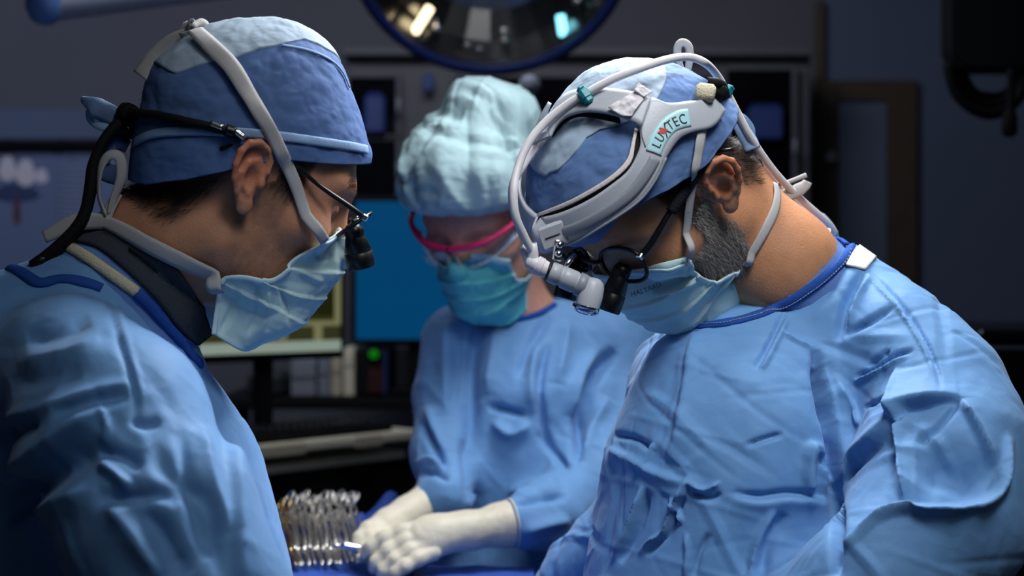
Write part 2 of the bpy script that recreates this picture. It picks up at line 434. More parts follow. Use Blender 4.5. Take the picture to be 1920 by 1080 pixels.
# tall storage cabinets with smoked glass doors on the back wall
CD = 4.2
cb = thing('storage_cabinet', 'tall grey storage cabinet with black glass doors along the back wall', 'cabinet', (X(1080, CD), CD+.2, 0))
mk('body', *box((X(1085, CD), CD+.195, 1.09), (X(1520, CD)-X(645, CD), .35, 2.16), b=.006), M['cab'], cb, smooth_=False)
mk('cornice', *rect(640, 86, 1526, 104, CD-.03, .40), M['cab'], cb, smooth_=False)
for x0, x1, y0, y1 in ((655, 742, 146, 252), (655, 742, 264, 372), (856, 1120, 146, 370), (1150, 1330, 146, 370), (1364, 1486, 132, 420)):
    fr = MB()
    for r in ((x0-10, y0-10, x0, y1+10), (x1, y0-10, x1+10, y1+10), (x0, y0-10, x1, y0), (x0, y1, x1, y1+10)): fr.add(rect(*r, CD-.02, .025, b=.003))
    f = fr.mk('glass_door', M['cab'], cb, smooth_=False)
    mk('pane', *rect(x0, y0, x1, y1, CD-.008, .006, 0), M['darkglass'], f, smooth_=False)
    mk('handle', *tube([P(x1+5, (y0+y1)/2-14, CD-.045), P(x1+5, (y0+y1)/2+14, CD-.045)], .006), M['dgrey'], f)
mk('latch', *rect(793, 138, 812, 170, CD-.03, .02), M['navy'], cb, smooth_=False)
for px0, py0, px1, py1, c in ((682, 178, 722, 250, 'navy'), (1404, 200, 1470, 262, 'navy')):
    b_ = MB().add(rect(px0, py0, px1, py1, CD-.05, .035, .008)); b_.add(rect(px0+6, py0-5, px1-6, py0+1, CD-.045, .03, .004))
    tag(b_.mk('supply_box', M[c], smooth_=False), 'dark blue supply box hung on the %s cabinet glass' % ('left' if px0 < 900 else 'right'), 'box')

# left back: wall rail, panel and an anatomy poster
rl = tag(mk('wall_rail', *rect(-60, 262, 214, 276, YB-.05, .05), M['matt'], smooth_=False), 'dark horizontal rail on the left back wall', 'rail')
for i, px in enumerate((10, 110, 200)): mk('bracket', *rect(px, 260, px+10, 278, YB-.06, .012), M['matt'], rl, smooth_=False)
st(mk('trim_2', *rect(-700, 206, 214, 262, YB-.03, .03), M['wallr'], smooth_=False))
po = tag(mk('anatomy_poster', *rect(-160, 284, 222, 520, YB-.012, .012, 0), mat('poster_paper', lin(104, 116, 150), .6), smooth_=False), 'blue anatomy poster with pale lung shapes below the dark rail', 'poster')
def blob(px, py, rx, ry, d, n=20):
    a = np.linspace(0, 2*np.pi, n, endpoint=False); V = [P(px+rx*np.cos(t)*(1+.12*np.sin(3*t)), py+ry*np.sin(t), d) for t in a]
    return V, [list(range(n))[::-1]]
b_ = MB()
for s_ in ((14, 316, 16, 24), (48, 324, 18, 26), (78, 330, 12, 14)): b_.add(blob(*s_, YB-.0135))
b_.mk('printed_lungs', mat('poster_pale', lin(214, 204, 212), .6), po)
MB().add(blob(32, 396, 7, 28, YB-.0135)).mk('printed_spine', mat('poster_red', lin(90, 52, 62), .6), po)
MB().add(blob(30, 362, 44, 18, YB-.0132)).mk('printed_shadow', mat('poster_dark', lin(52, 64, 100), .6), po)
b_ = MB()
for i in range(11): b_.add(rect(102, 312+i*10, 165, 315+i*10, YB-.013, .001, 0))
b_.mk('printed_text', mat('poster_text', lin(140, 146, 170), .6), po)

# ------------------------------------------------------------ computer cart, monitors
CA, CB = P(476, 838, 2.9), P(785, 803, 3.25); cu = nz((CB-CA)*[1, 1, 0]); cw = np.array([-cu[1], cu[0], 0])
CA[2] = CB[2] = 1.127
def cartbox(u0, u1, w0, w1, z0, z1, b=.004):
    R_ = np.stack([cu, cw, (0, 0, 1)], 1); c = CA*[1, 1, 0]+cu*(u0+u1)/2+cw*(w0+w1)/2+np.array([0, 0, (z0+z1)/2])
    return box(c, (u1-u0, w1-w0, z1-z0), R_, b)
L_ = np.linalg.norm(CB-CA)
ct = thing('computer_cart', 'black computer cart with a cream keyboard shelf behind the instruments', 'cart', (*(CA+cu*.2+cw*.25)[:2], 0))
mk('keyboard_shelf', *cartbox(0, L_, -.0, .30, 1.105, 1.127), M['beige'], ct, smooth_=False)
mk('lower_shelf', *cartbox(.05, L_-.02, .02, .30, 1.062, 1.078), M['beige'], ct, smooth_=False)
mk('drawer_unit', *cartbox(.02, L_+.02, .03, .36, .55, 1.06), M['matt'], ct, smooth_=False)
mk('clip', *cartbox(0, .13, -.012, 0, 1.100, 1.128), M['cream'], ct, smooth_=False)
mk('clip', *cartbox(.27, .35, -.012, 0, 1.100, 1.128), M['cream'], ct, smooth_=False)
mk('back_panel', *cartbox(-.1, L_+.08, .37, .385, .1, 1.04), M['matt'], ct, smooth_=False)
for u in (-.05, L_+.1):
    for w_ in (.05, .36):
        c = CA*[1, 1, 0]+cu*u+cw*w_; mk('post', *tube([c+[0, 0, .08], c+[0, 0, 1.06]], .016), M['dgrey'], ct)
        mk('caster', *lathe([(.0, -.014), (.04, -.012), (.042, 0), (.04, .012), (0, .014)], c+[0, 0, .042], cu, 16), M['black'], ct)
kb = thing('keyboard', 'black computer keyboard on the cream cart shelf', 'keyboard', CA+cu*.2+cw*.1)
mk('base', *cartbox(-.03, L_-.06, .02, .17, 1.128, 1.146, .004), M['matt'], kb, smooth_=False)
b_ = MB()
for i in range(17):
    for j in range(5): b_.add(cartbox(-.02+i*.0215, -.003+i*.0215, .028+j*.026, .049+j*.026, 1.146, 1.154, .003))
tag(b_.mk('keys', M['black'], kb, smooth_=False), kind='stuff')
# left monitor, turned, with pale window frames on an olive image
def quadscreen(name, label, tl, bl, br, d0, d1, bezel, sm, parts, zb, cat='monitor'):
    """monitor whose left edge stands at distance d0 and right edge at d1."""
    A = P(*bl, d0); B = P(*br, d1); z1 = Z(tl[1], d0); z0 = (A[2]+B[2])/2
    u = nz((B-A)*[1, 1, 0]); v = np.array([0, 0, 1.]); n = np.cross(u, v); L = np.linalg.norm((B-A)[:2]); R_ = np.stack([u, -n, v], 1)
    bx = lambda u0, u1, w0, w1, f0, f1, b=.003: box(np.array([A[0], A[1], 0])+u*(u0+u1)/2+v*(w0+w1)/2-n*(f0+f1)/2, (u1-u0, f1-f0, w1-w0), R_, b)
    t = thing(name, label, cat, (*((A+B)/2)[:2], .75))
    mk('casing', *bx(-bezel, L+bezel, z0-bezel, z1+bezel, .0, .045, .008), M['matt'], t, smooth_=False)
    mk('screen', *bx(0, L, z0, z1, -.002, 0, 0), sm, t, smooth_=False)
    for nm, f, m in parts: mk(nm, *bx(f[0]*L, f[1]*L, z0+f[2]*(z1-z0), z0+f[3]*(z1-z0), -.004, -.0025, 0), m, t, smooth_=False)
    mk('stand', *bx(L*.45, L*.55, zb+.012, z0-bezel+.02, .02, .05), M['matt'], t, smooth_=False)
    mk('foot', *bx(L*.3, L*.7, zb, zb+.014, -.04, .12), M['matt'], t, smooth_=False)
    return t
def em(name, c, s): return mat(name, (0, 0, 0), .4, emit=c, es=s, spec=.2)
E_ol = em('olive_screen', lin(84, 88, 50), .32); E_pl = em('pale_window', lin(206, 206, 150), .26); E_wt = em('white_taskbar', lin(188, 208, 192), .45); E_dk = em('dark_window', lin(46, 48, 20), .45); E_bl = em('blue_screen', lin(0, 62, 104), 1.0); E_gr = em('green_led', lin(20, 170, 20), .35)
quadscreen('xray_monitor', 'monitor showing an olive scan with pale window frames, left of the blue screen', (375, 470), (372, 672), (637, 652), 2.95, 3.2, .018, E_ol,
   [('taskbar', (0, 1, .0, .11), E_wt), ('window_frame', (.955, 1, .28, 1), E_pl), ('window_frame', (.56, 1, .26, .31), E_pl), ('window_frame', (.80, .86, .11, .28), E_pl), ('scan_image', (.30, .95, .36, .97), E_dk)]
   +[('scan_tick', (.34+.1*i, .40+.1*i, .13, .24), E_ol if i % 2 else E_pl) for i in range(4)], 1.062)
quadscreen('blue_monitor', 'flat monitor showing a plain deep blue screen behind the nurse', (668, 378), (668, 636), (884, 636), 3.76, 3.76, .016, E_bl, [], 1.17)
# computer tower and binders under the monitors
tw = thing('computer_tower', 'black computer tower with a green light below the blue screen', 'computer', (X(705, 3.7), 3.85, 1.17))
mk('case', *rect(668, 655, 727, 744, 3.70, .3, .006), M['matt'], tw, smooth_=False)
mk('front_grille', *rect(690, 690, 722, 736, 3.693, .006, 0), mat('dull_red', lin(60, 16, 16), .6), tw, smooth_=False)
mk('power_light', *lathe([(0, -.006), (.012, -.004), (.012, 0)], P(701, 664, 3.69), (0, 1, 0), 12), E_gr, tw)
mk('side_rail', *rect(719, 660, 726, 742, 3.69, .008), M['navy'], tw, smooth_=False)
for x0, x1, y0, m, lb in ((545, 592, 674, 'dgrey', 'grey document box standing left under the scan monitor'), (596, 618, 668, 'housing', 'blue-grey binder standing beside the cream ones'), (620, 641, 664, 'cream', 'cream binder standing between two others'), (644, 664, 652, 'beige', 'tall beige binder next to the black computer')):
    b_ = MB().add(rect(x0, y0, x1, 744, 3.70, .22, .004)); b_.add(rect(x0+3, y0+12, x1-3, y0+34, 3.696, .006, .001))
    tag(b_.mk('binder' if m != 'dgrey' else 'document_box', M[m], smooth_=False), lb, 'binder' if m != 'dgrey' else 'box')
b_ = MB().add(rect(462, 700, 530, 744, 3.70, .15, .01)); b_.add(rect(470, 706, 522, 738, 3.695, .008, .003))
tag(b_.mk('equipment_box', mat('dark_case', lin(46, 52, 54), .5), smooth_=False), 'dark equipment box with a recessed front below the scan monitor', 'box')
sh = thing('shelf_unit', 'low black shelf carrying the binders and the computer tower', 'shelf', (X(640, 3.66), 3.86, 0))
mk('top', *rect(400, 747, 806, 768, 3.66, .44), M['matt'], sh, smooth_=False)
mk('side_panel', *rect(396, 768, 410, 1590, 3.66, .44), M['matt'], sh, smooth_=False)
mk('side_panel', *rect(792, 768, 806, 1590, 3.66, .44), M['matt'], sh, smooth_=False)
mk('bottom', *rect(410, 1500, 792, 1530, 3.66, .44), M['matt'], sh, smooth_=False)
mk('end_board', *rect(744, 652, 806, 745, 4.08, .015), mat('warm_grey', lin(128, 118, 116), .6), sh, smooth_=False)
b_ = MB().add(rect(590, 880, 668, 1498, 3.75, .2, .01)); b_.add(rect(596, 890, 630, 930, 3.742, .012, .003))
tag(b_.mk('equipment_stand', M['dgrey'], smooth_=False), 'grey equipment stand seen behind the instrument handles', 'stand')

# ------------------------------------------------------------ operating lamp head, top centre
lc = P(920, -98, 3.0); ln = nz(P(960, 540, 0)-lc + np.array([.02, 0, -1.65])); RR = .290
e1 = nz(np.cross(ln, (0, 0, 1))); e2 = np.cross(e1, ln)
lp = thing('surgical_lamp', 'large round surgical lamp head with a blue rim, top centre', 'lamp', tuple(lc))
mk('housing', *lathe([(RR+.004, .0), (RR+.012, -.03), (RR*.96, -.075), (RR*.7, -.14), (RR*.3, -.17), (0.02, -.175)], lc, ln, 64), M['housing'], lp)
mk('rim', *lathe([(RR-.012, .006), (RR-.004, .016), (RR+.010, .014), (RR+.016, 0), (RR+.012, -.02), (RR-.006, -.02), (RR-.012, .006)], lc, ln, 72), M['rim'], lp)
rf = MB(); nf = 28
for ring, (r0, z0, r1, z1) in enumerate(((RR-.008, -.004, RR*.86, -.055), (RR*.86, -.055, RR*.66, -.095), (RR*.66, -.095, RR*.40, -.118), (RR*.40, -.118, RR*.16, -.125))):
    for i in range(nf):
        a0, a1 = 2*np.pi*i/nf, 2*np.pi*(i+1)/nf; q = []
        for r_, z_, a_ in ((r0, z0, a0), (r0, z0, a1), (r1, z1, a1), (r1, z1, a0)): q.append(lc+ln*z_+r_*(np.cos(a_)*e1+np.sin(a_)*e2))
        rf.add((q, [[0, 1, 2, 3]]))
rf.mk('reflector', M['reflector'], lp, smooth_=False)
mk('front_glass', *lathe([(0.001, .002), (RR*.5, .0015), (RR-.010, 0)], lc, ln, 64), mat('lamp_glass', (.97, .98, 1), .03, trans=1, ior=1.05, spec=.6), lp)
mk('bulb_column', *lathe([(.03, -.125), (.034, -.06), (.05, -.05), (.052, -.03), (.02, -.02), (0, -.018)], lc, ln, 24), M['dgrey'], lp)
E_w = em('warm_streak', (1.0, .82, .50), 3.0); E_c = em('cool_streak', (.25, .80, 1.0), 2.6)
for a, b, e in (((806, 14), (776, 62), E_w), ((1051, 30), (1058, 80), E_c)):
    # reflections of room lights in the reflector, put in as short glowing rods
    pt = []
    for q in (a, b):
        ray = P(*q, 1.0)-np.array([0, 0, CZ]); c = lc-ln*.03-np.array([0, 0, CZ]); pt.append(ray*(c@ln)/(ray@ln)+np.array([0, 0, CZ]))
    mk('reflection_streak', *tube(cr(pt, 6), .0105, 12), e, lp)
for ang in (35, 80, 125, 160, 215, 262, 300, 340):
    a = math.radians(ang); c = lc+RR*.80*(math.cos(a)*e1+math.sin(a)*e2)
    mk('reflector_post', *tube([c-ln*.07, c-ln*.012], .009, 8), M['chrome'], lp)
for q in ((877, 84), (900, 92)):
    ray = P(*q, 1.0)-np.array([0, 0, CZ]); c = lc-ln*.02-np.array([0, 0, CZ]); c = ray*(c@ln)/(ray@ln)+np.array([0, 0, CZ])
    mk('screw', *lathe([(0, .006), (.007, .004), (.008, -.004), (0, -.006)], c, ln, 12), M['chrome'], lp)
c = lc+ln*.012+RR*1.02*nz(P(985, 128, 3)-lc); mk('handle_socket', *lathe([(0, .016), (.02, .012), (.024, 0), (.02, -.012)], c, ln, 16), M['housing'], lp)
mk('yoke', *tube([lc-ln*.16, lc-ln*.24+[-.1, 0, .06], lc+[-.32, .12, .45], lc+[-.1, .1, .95], (lc[0]-.1, lc[1]+.1, 3.0)], .03, 12, n=30), M['housing'], lp)
# second lamp's pale arm, top left
ar = thing('lamp_arm', 'pale ceiling lamp arm with a rounded end, top left corner', 'lamp arm', tuple(P(80, 20, 2.6)))
mk('arm_tube', *tube([P(80, 10, 2.6), P(330, -20, 2.72), P(590, -48, 2.86)], [.032, .03, .028], 20, n=24), mat('pale_arm', lin(186, 194, 210), .3, coat=.4), ar)
mk('end_cap', *lathe([(0, -.034), (.02, -.028), (.034, -.008), (.037, .02), (.034, .045), (0, .05)], P(84, 14, 2.6), (.15, .1, .95), 24), mat('blue_cap', lin(120, 160, 230), .25, coat=.6), ar)
mk('hanger', *tube([P(80, 8, 2.6), (X(80, 2.6), 2.6, 3.0)], .026, 16), M['housing'], ar)

# ------------------------------------------------------------ black equipment boom, top right
bm = thing('equipment_boom', 'black ceiling equipment boom hanging at top right', 'boom', tuple(P(1850, 140, 2.7)))
def prism(pts, d, dep):
    k = (d+dep)/d; pts = [(960+(x-960)*k, 540+(y-540)*k) for x, y in pts]     # the far edge shows at the left
    n = len(pts); V = [P(*p, d) for p in pts]+[P(*p, d)+np.array([0, dep, 0]) for p in pts]
    return V, [list(range(n))[::-1], list(range(n, 2*n))]+[[i, (i+1) % n, (i+1) % n+n, i+n] for i in range(n)]
mk('housing', *prism([(1764, -200), (2040, -200), (2040, 140), (1800, 140), (1772, 122), (1764, 100)], 2.7, .28), M['matt'], bm, smooth_=False)
mk('front_plate', *prism([(1780, -180), (2020, -180), (2020, 122), (1806, 122), (1782, 100)], 2.692, .01), M['black'], bm, smooth_=False)
mk('ceiling_column', *lathe([(.06, 0), (.06, .35), (.1, .36), (.1, .42)], P(1880, -190, 2.85), (0, 0, 1), 20), M['matt'], bm)
cbm = MB()
for k in range(3):
    cbm.add(tube([P(1776+k*10, 120, 2.74+k*.02), P(1796+k*12, 180-k*6, 2.74+k*.02), P(1850, 214-k*16, 2.74+k*.02), P(1905-k*8, 190-k*8, 2.76+k*.02), P(1940, 110, 2.78+k*.02)], .011, 10, n=30))
tag(cbm.mk('cable_loop', M['matt']), 'black coiled cable loops hanging under the ceiling boom', 'cable')
hg = thing('hanging_plug', 'black cable with a plug hanging beside the coiled loops', 'cable', tuple(P(1893, 240, 2.68)))
mk('cord', *tube([P(1896, 130, 2.68), P(1896, 190, 2.68), P(1893, 226, 2.68)], .008, 8, n=10), M['matt'], hg)
mk('plug', *lathe([(.009, .03), (.014, .02), (.015, -.01), (.01, -.02), (0, -.022)], P(1893, 236, 2.68), (0, 0, 1), 12), M['matt'], hg)
# dark machine behind the right surgeon's shoulder
an = thing('anaesthesia_machine', 'dark machine with a pale edge strip behind the right surgeon', 'machine', (X(1960, 2.4), 2.6, 0))
mk('body', *rect(1842, 636, 2150, 2100, 2.4, .5, .02), M['matt'], an, smooth_=False)
mk('edge_strip', *rect(1850, 646, 2140, 656, 2.392, .01), M['dgrey'], an, smooth_=False)
mk('worktop', *rect(1836, 618, 2160, 636, 2.36, .56, .006), M['black'], an, smooth_=False)
# ------------------------------------------------------------ heads
def ear_d(p, s):
    c, sn = math.cos(math.radians(20)), math.sin(math.radians(20))
    n = np.array([s*c, sn, 0]); u = np.array([-s*sn, c, 0]); v = np.array([0, 0, 1.]); k = math.radians(10)
    u, v = u*math.cos(k)+v*math.sin(k), v*math.cos(k)-u*math.sin(k)
    o = np.array([s*.0800, -.0045, .0]); B = np.stack([u, v, n], 1)
    q = ((p-np.float32(o))@np.float32(B))*1000          # u forward, v up, w outward, in mm
    E_ = lambda c, r: d_ell(q, c, r)
    helix = [(5, 1, 3), (9, 9, 4), (9, 19, 4), (3, 28, 4.5), (-7, 32, 5), (-16, 29, 5.5), (-22, 20, 5.5), (-23, 8, 5), (-20, -4, 4), (-14, -15, 2.5), (-8, -23, 1.5)]
    d = smin(E_((-5, 9, -2.0), (17, 26, 5)), E_((-2, -25, .8), (8.5, 9, 3.6)), 6)
    d = smin(d, E_((-2, 0, -6), (13, 20, 7)), 6); d = smin(d, E_((3, 21, -1.5), (9, 11, 4)), 3)
    d = smin(d, chain(q, helix, [2.2, 2.6, 3, 3.2, 3.4, 3.4, 3.3, 3.2, 3.0, 2.8, 2.8], 2), 2.5)
    d = smax(d, -E_((-5, -2, 5.5), (9.5, 12, 7)), 3.0)
    d = smax(d, -E_((-15, 10, 6), (4, 14, 3.6)), 2.0)
    d = smax(d, -E_((-2, 20, 6), (7, 6, 3.4)), 2.5)
    d = smin(d, chain(q, [(-2, 17, 2), (-10, 12, 2.6), (-14, 2, 2.8), (-11, -9, 2.4), (-3, -15, 2)], [1.8, 2.6, 2.8, 2.8, 2.6], 2), 2.5)
    d = smin(d, E_((6.5, -3, 3.5), (3.6, 5.5, 3.4)), 3)
    return d/1000
def head_d(p, cran=((0, -.014, .042), (.077, .099, .088))):
    d = d_ell(p, *cran)
    d = smin(d, d_ell(p, (0, .026, -.006), (.066, .066, .085)), .03)
    d = smin(d, d_ell(p, (0, .032, -.062), (.053, .050, .058)), .03)
    ax = p.copy(); ax[:, 0] = np.abs(ax[:, 0])
    d = smin(d, d_cap(ax, (.050, -.004, -.062), (.016, .070, -.104), .018, .018), .028)
    d = smin(d, d_ell(p, (0, .078, -.104), (.022, .017, .018)), .018)
    d = smin(d, d_ell(ax, (.044, .056, -.016), (.024, .026, .020)), .02)
    d = smin(d, d_cap(ax, (.010, .083, .030), (.044, .066, .032), .011, .012), .018)
    d = smax(d, -d_ell(ax, (.032, .100, .008), (.019, .022, .013)), .014)
    d = smin(d, d_ell(ax, (.032, .072, .008), (.0145, .0135, .0125)), .003)
    d = smax(d, -d_cap(ax, (.022, .0865, .0045), (.042, .081, .0045), .0012, .0012), .0015)
    d = smin(d, d_cap(p, (0, .086, .020), (0, .107, -.022), .008, .0105), .012)
    d = smin(d, d_ell(p, (0, .108, -.028), (.011, .010, .009)), .008)
    d = smin(d, d_ell(ax, (.0115, .097, -.032), (.008, .010, .0075)), .006)
    d = smin(d, d_cap(ax, (0, .090, -.058), (.018, .083, -.062), .0065, .004), .006)
    d = smin(d, d_cap(ax, (0, .088, -.070), (.016, .082, -.069), .0075, .004), .006)
    d = smax(d, -d_cap(ax, (0, .099, -.0635), (.022, .088, -.0645), .0014, .001), .003)
    d = smin(d, smin(ear_d(p, 1), ear_d(p, -1), .001), .006)
    return d
def strands(R_, D, N_, L, wd, bend, name, m, parent):
    """hair: tapered three-sided strands from roots R_ along D, drooping towards the skin by bend."""
    n = len(R_); L = np.broadcast_to(L, n)[:, None]; D = nz(D); S_ = nz(np.cross(D, N_)); U = nz(np.cross(S_, D)); V = []
    for t, f in ((0, 1), (.5, .8), (1, .12)):
        c = R_+D*L*t+N_*(L*bend*(t-t*t*.8))
        for a in (0, 2.1, 4.2): V.append(c+wd*f*(np.cos(a)*S_+np.sin(a)*U))
    V = np.stack(V, 1).reshape(-1, 3); b = (np.arange(n)*9)[:, None]; Q = []
    for r in (0, 3):
        for k in range(3): Q.append(b+np.array([r+k, r+(k+1) % 3, r+3+(k+1) % 3, r+3+k]))
    return tag(mk(name, V, np.stack(Q, 1).reshape(-1, 4), m, parent), kind='stuff')
class Man: pass
def make_bust(label, pose, neck, shoulders, skin, scalp, stubble, h=.0017, org=None, group=None, low=.16, cran=((0, -.014, .042), (.077, .099, .088))):
    """continuous skin: head, ears, neck, upper chest.  neck = [(world point, radius)...]"""
    A = Man(); A.pose = pose; A.skin = np.array(skin)
    NL = [(pose.L(c), r) for c, r in neck]; SL = [(pose.L(c), r) for c, r in shoulders]
    def sdf(p):
        d = head_d(p, cran)
        nk = chain(p, [(0, -.022, -.02), (0, -.030, -.075)]+[c for c, r in NL], [.052, .054]+[r for c, r in NL], .02)
        d = smin(d, nk, .022)
        for c, r in SL: d = smin(d, np.linalg.norm(p-np.float32(c), axis=1)-r, .07)
        return d
    # box in local space
    allp = np.array([c for c, r in NL+SL]); R0 = max(r for c, r in NL+SL)
    lo = np.minimum([-.11, -.125, -.14], (allp-R0*.6).min(0)); hi = np.maximum([.11, .135, .14], (allp+R0*.6).max(0))
    V, Q = nets(sdf, lo, hi, h); V = smooth(V, Q, 1, .4)
    A.sdf = sdf; N_ = vnormals(V, Q); A.Vl, A.Q, A.Nl = V, Q, N_
    n1 = vnoise(V*60); n2 = vnoise(V*260)
    c = np.tile(A.skin, (len(V), 1))
    def blend(c, m, t): m = np.clip(m, 0, 1)[:, None]; return c*(1-m)+np.array(t)*m
    ax = np.abs(V[:, 0]); dist = lambda q: np.linalg.norm(np.c_[ax, V[:, 1:]]-np.array(q), axis=1)
    c = blend(c, .5*np.clip(1.3-dist((.086, -.02, .01))/.032, 0, 1), A.skin*[1.10, .62, .55])            # ears are redder
    c = blend(c, .45*np.clip(1-dist((0, .11, -.03))/.025, 0, 1), A.skin*[1.1, .68, .62])
    c = blend(c, .8*np.clip(1.6-dist((0, .093, -.064))/.014, 0, 1), A.skin*[.95, .5, .5])
    c = blend(c, .35*np.clip(1.5-dist((.032, .088, .004))/.016, 0, 1), A.skin*[.7, .5, .5])
    A.scalp = scalp(V) if scalp else np.zeros(len(V)); A.stub = stubble(V) if stubble else np.zeros(len(V))
    c = blend(c, .85*A.scalp*(.75+.5*n1), lin(26, 19, 16)); c = blend(c, .42*A.stub*(.5+.7*n2), lin(70, 62, 58))
    A.Vw = pose.W(V); A.Nw = N_@pose.R.T
    A.o = mk('person', A.Vw, Q, M['skin'], None, col=c, org=org)
    tag(A.o, label, 'person', group); A.tree = bvh(A.Vw, Q); return A
def person_hair(A, n, where, comb, L, wd, m, name='hair', bend=.25, jit=.35):
    idx = np.flatnonzero(where > .35); w_ = where[idx]; w_ = w_/w_.sum()
    k = rng.choice(idx, n, p=w_); D = nz(comb(A.Vl[k])+.35*A.Nl[k]+jit*rng.normal(size=(n, 3)))
    return strands(A.Vw[k]-A.Nw[k]*.0006, D@A.pose.R.T, A.Nw[k], L*rng.uniform(.6, 1.25, n), wd, bend, name, m, A.o)

# ------------------------------------------------------------ caps
class Cap:
    """cap surface: median profile (y,z points, any order round the crown), half width W, brim points on the x>=0 side from front to back."""
    def __init__(s, pose, prof, W_, brim, pole=(0, -.25, 1), c=(0, -.01, .03), brim_neg=None, wr=0, wp=2.0):
        s.pose, s.c, s.W_, s.wp = pose, np.array(c), W_, wp
        pr = cr(prof, 120); a = np.arctan2(pr[:, 1]-c[2], pr[:, 0]-c[1]); r = np.hypot(pr[:, 1]-c[2], pr[:, 0]-c[1])
        a = np.mod(a+np.pi*.5, 2*np.pi); o = np.argsort(a); s.pa, s.pr = a[o], r[o]
        s.ax = nz(pole); s.f = nz(np.array([0, 1, 0])-s.ax*s.ax[1]); s.x = np.array([1., 0, 0])
        def bt(b):
            d = nz(np.array(b)-s.c); th = np.arccos(np.clip(d@s.ax, -1, 1)); ph = np.arctan2(np.abs(d@s.x), d@s.f); return ph, th
        s.bp = bt(brim); s.bn = bt(brim_neg) if brim_neg is not None else s.bp; s.wr = wr
    def theta(s, ph):
        a = np.abs(np.mod(ph+np.pi, 2*np.pi)-np.pi); o = np.argsort(s.bp[0]); on = np.argsort(s.bn[0])
        return np.where(np.sin(ph) >= 0, np.interp(a, s.bp[0][o], s.bp[1][o]), np.interp(a, s.bn[0][on], s.bn[1][on]))
    def surf(s, ph, th, off=0, wr=None):
        d = (np.cos(th)[..., None]*s.ax+np.sin(th)[..., None]*(np.cos(ph)[..., None]*s.f+np.sin(ph)[..., None]*s.x))
        rho = np.hypot(d[..., 1], d[..., 2]); al = np.mod(np.arctan2(d[..., 2], d[..., 1])+np.pi*.5, 2*np.pi)
        Pr = np.interp(al, s.pa, s.pr); k = s.wp; r = ((np.abs(d[..., 0])/s.W_)**k+(rho/Pr)**k)**(-1/k)
        p = s.c+d*(r+off)[..., None]
        wr = s.wr if wr is None else wr
        if wr: 
            q = p.reshape(-1, 3); cz = (crumple(q, .045)+.5*crumple(q+.3, .02)).reshape(r.shape); p = p+d*(wr*cz)[..., None]
        return p
    def mesh(s, t0, t1, n=200, m=90, off=0, thick=.0012, wr=None, fold=None):
        """between fractions t0(ph) and t1(ph) of the way from pole to brim."""
        ph = np.linspace(0, 2*np.pi, n, endpoint=False)[:, None]*np.ones((1, m)); T = np.linspace(0, 1, m)[None]
        a = t0(ph) if callable(t0) else t0; b = t1(ph) if callable(t1) else t1
        th = (a+(b-a)*T)*s.theta(ph); p = s.surf(ph, th, off, wr)
        if fold is not None: p = fold(p, ph, th, T)
        Vw = s.pose.W(p.reshape(-1, 3)); Fs = np.array(grid_faces(n, m, True, False))
        # rolled edge
        c_ = s.pose.W(s.c[None])[0]
        e1 = np.arange(n)*m+m-1; inn = Vw[e1]+nz(c_-Vw[e1])*.004; k = len(Vw); Vw = np.vstack([Vw, inn])
        Fs = np.vstack([Fs, [[e1[i], e1[(i+1) % n], k+(i+1) % n, k+i] for i in range(n)]])
        return Vw, Fs[:, ::-1]
# ------------------------------------------------------------ masks
def mask_grid(rows, n=121, m=84):
    """rows: top to bottom, each three local points (centre, half, side) on x>=0; mirrored."""
    R5 = []
    for a, b, c in rows: 
        f = lambda q: np.array([-q[0], q[1], q[2]]); R5.append(cr([f(c), f(b), a, b, c], n))
    R5 = np.array(R5); return np.stack([cr(R5[:, i], m) for i in range(n)], 0)      # (n across, m down, 3)
def make_mask(A, rows, m, pleats=3, puff=.0, folds=(), name='face_mask', wr=.0012, tilt=0):
    G = mask_grid(rows); n, mm = G.shape[:2]; v = np.linspace(0, 1, mm)[None]; u = np.linspace(-1, 1, n)[:, None]
    fl = G.reshape(-1, 3).astype(np.float32).copy()
    d = head_d(fl)                                                    # keep off the face
    for _ in range(3):
        e = 1e-3; g = nz(np.stack([head_d(fl+np.float32(np.eye(3)[k]*e))-d for k in range(3)], 1)); push = np.maximum(.0045-d, 0)
        fl = fl+(g*push[:, None]).astype(np.float32); d = head_d(fl)
    G = fl.reshape(n, mm, 3).astype(float)
    t = np.gradient(G, axis=0); s = np.gradient(G, axis=1); N_ = nz(np.cross(s, t)); N_ = np.where((N_[..., 1:2] < 0) & (np.abs(N_[..., 1:2]) > .2), -N_, N_)
    dis = np.zeros((n, mm))
    for k in range(pleats):                                           # pleats: overlapping steps fading to the middle
        v0 = .26+.19*k; q = (v-v0)/.10; dis += (.0022+.0012*np.abs(u))*np.where((q > 0) & (q < 1), (1-q), 0)
    dis += wr*crumple(G.reshape(-1, 3)*[1, 1, 1.6], .03).reshape(n, mm)*2*np.clip(1.1-np.abs(u), .3, 1)
    for a, b in ((v, 1), (1-v, 1)): dis += .0012*np.exp(-(a/.03)**2)
    sg = np.where((N_*(G-np.array([0, .02, -.06]))).sum(-1, keepdims=True) < 0, -1., 1.); N_ = N_*sg; G = G+N_*dis[..., None]
    if len(folds): G = G+N_*fold_field(A.pose.W(G.reshape(-1, 3)), N_.reshape(-1, 3)@A.pose.R.T, folds).reshape(n, mm, 1)
    V, Fs = slab(A.pose.W(G.reshape(-1, 3)).reshape(n, mm, 3), (N_.reshape(-1, 3)@A.pose.R.T).reshape(n, mm, 3), .0012)
    o = mk(name, V, Fs, m, A.o); return o, G, N_
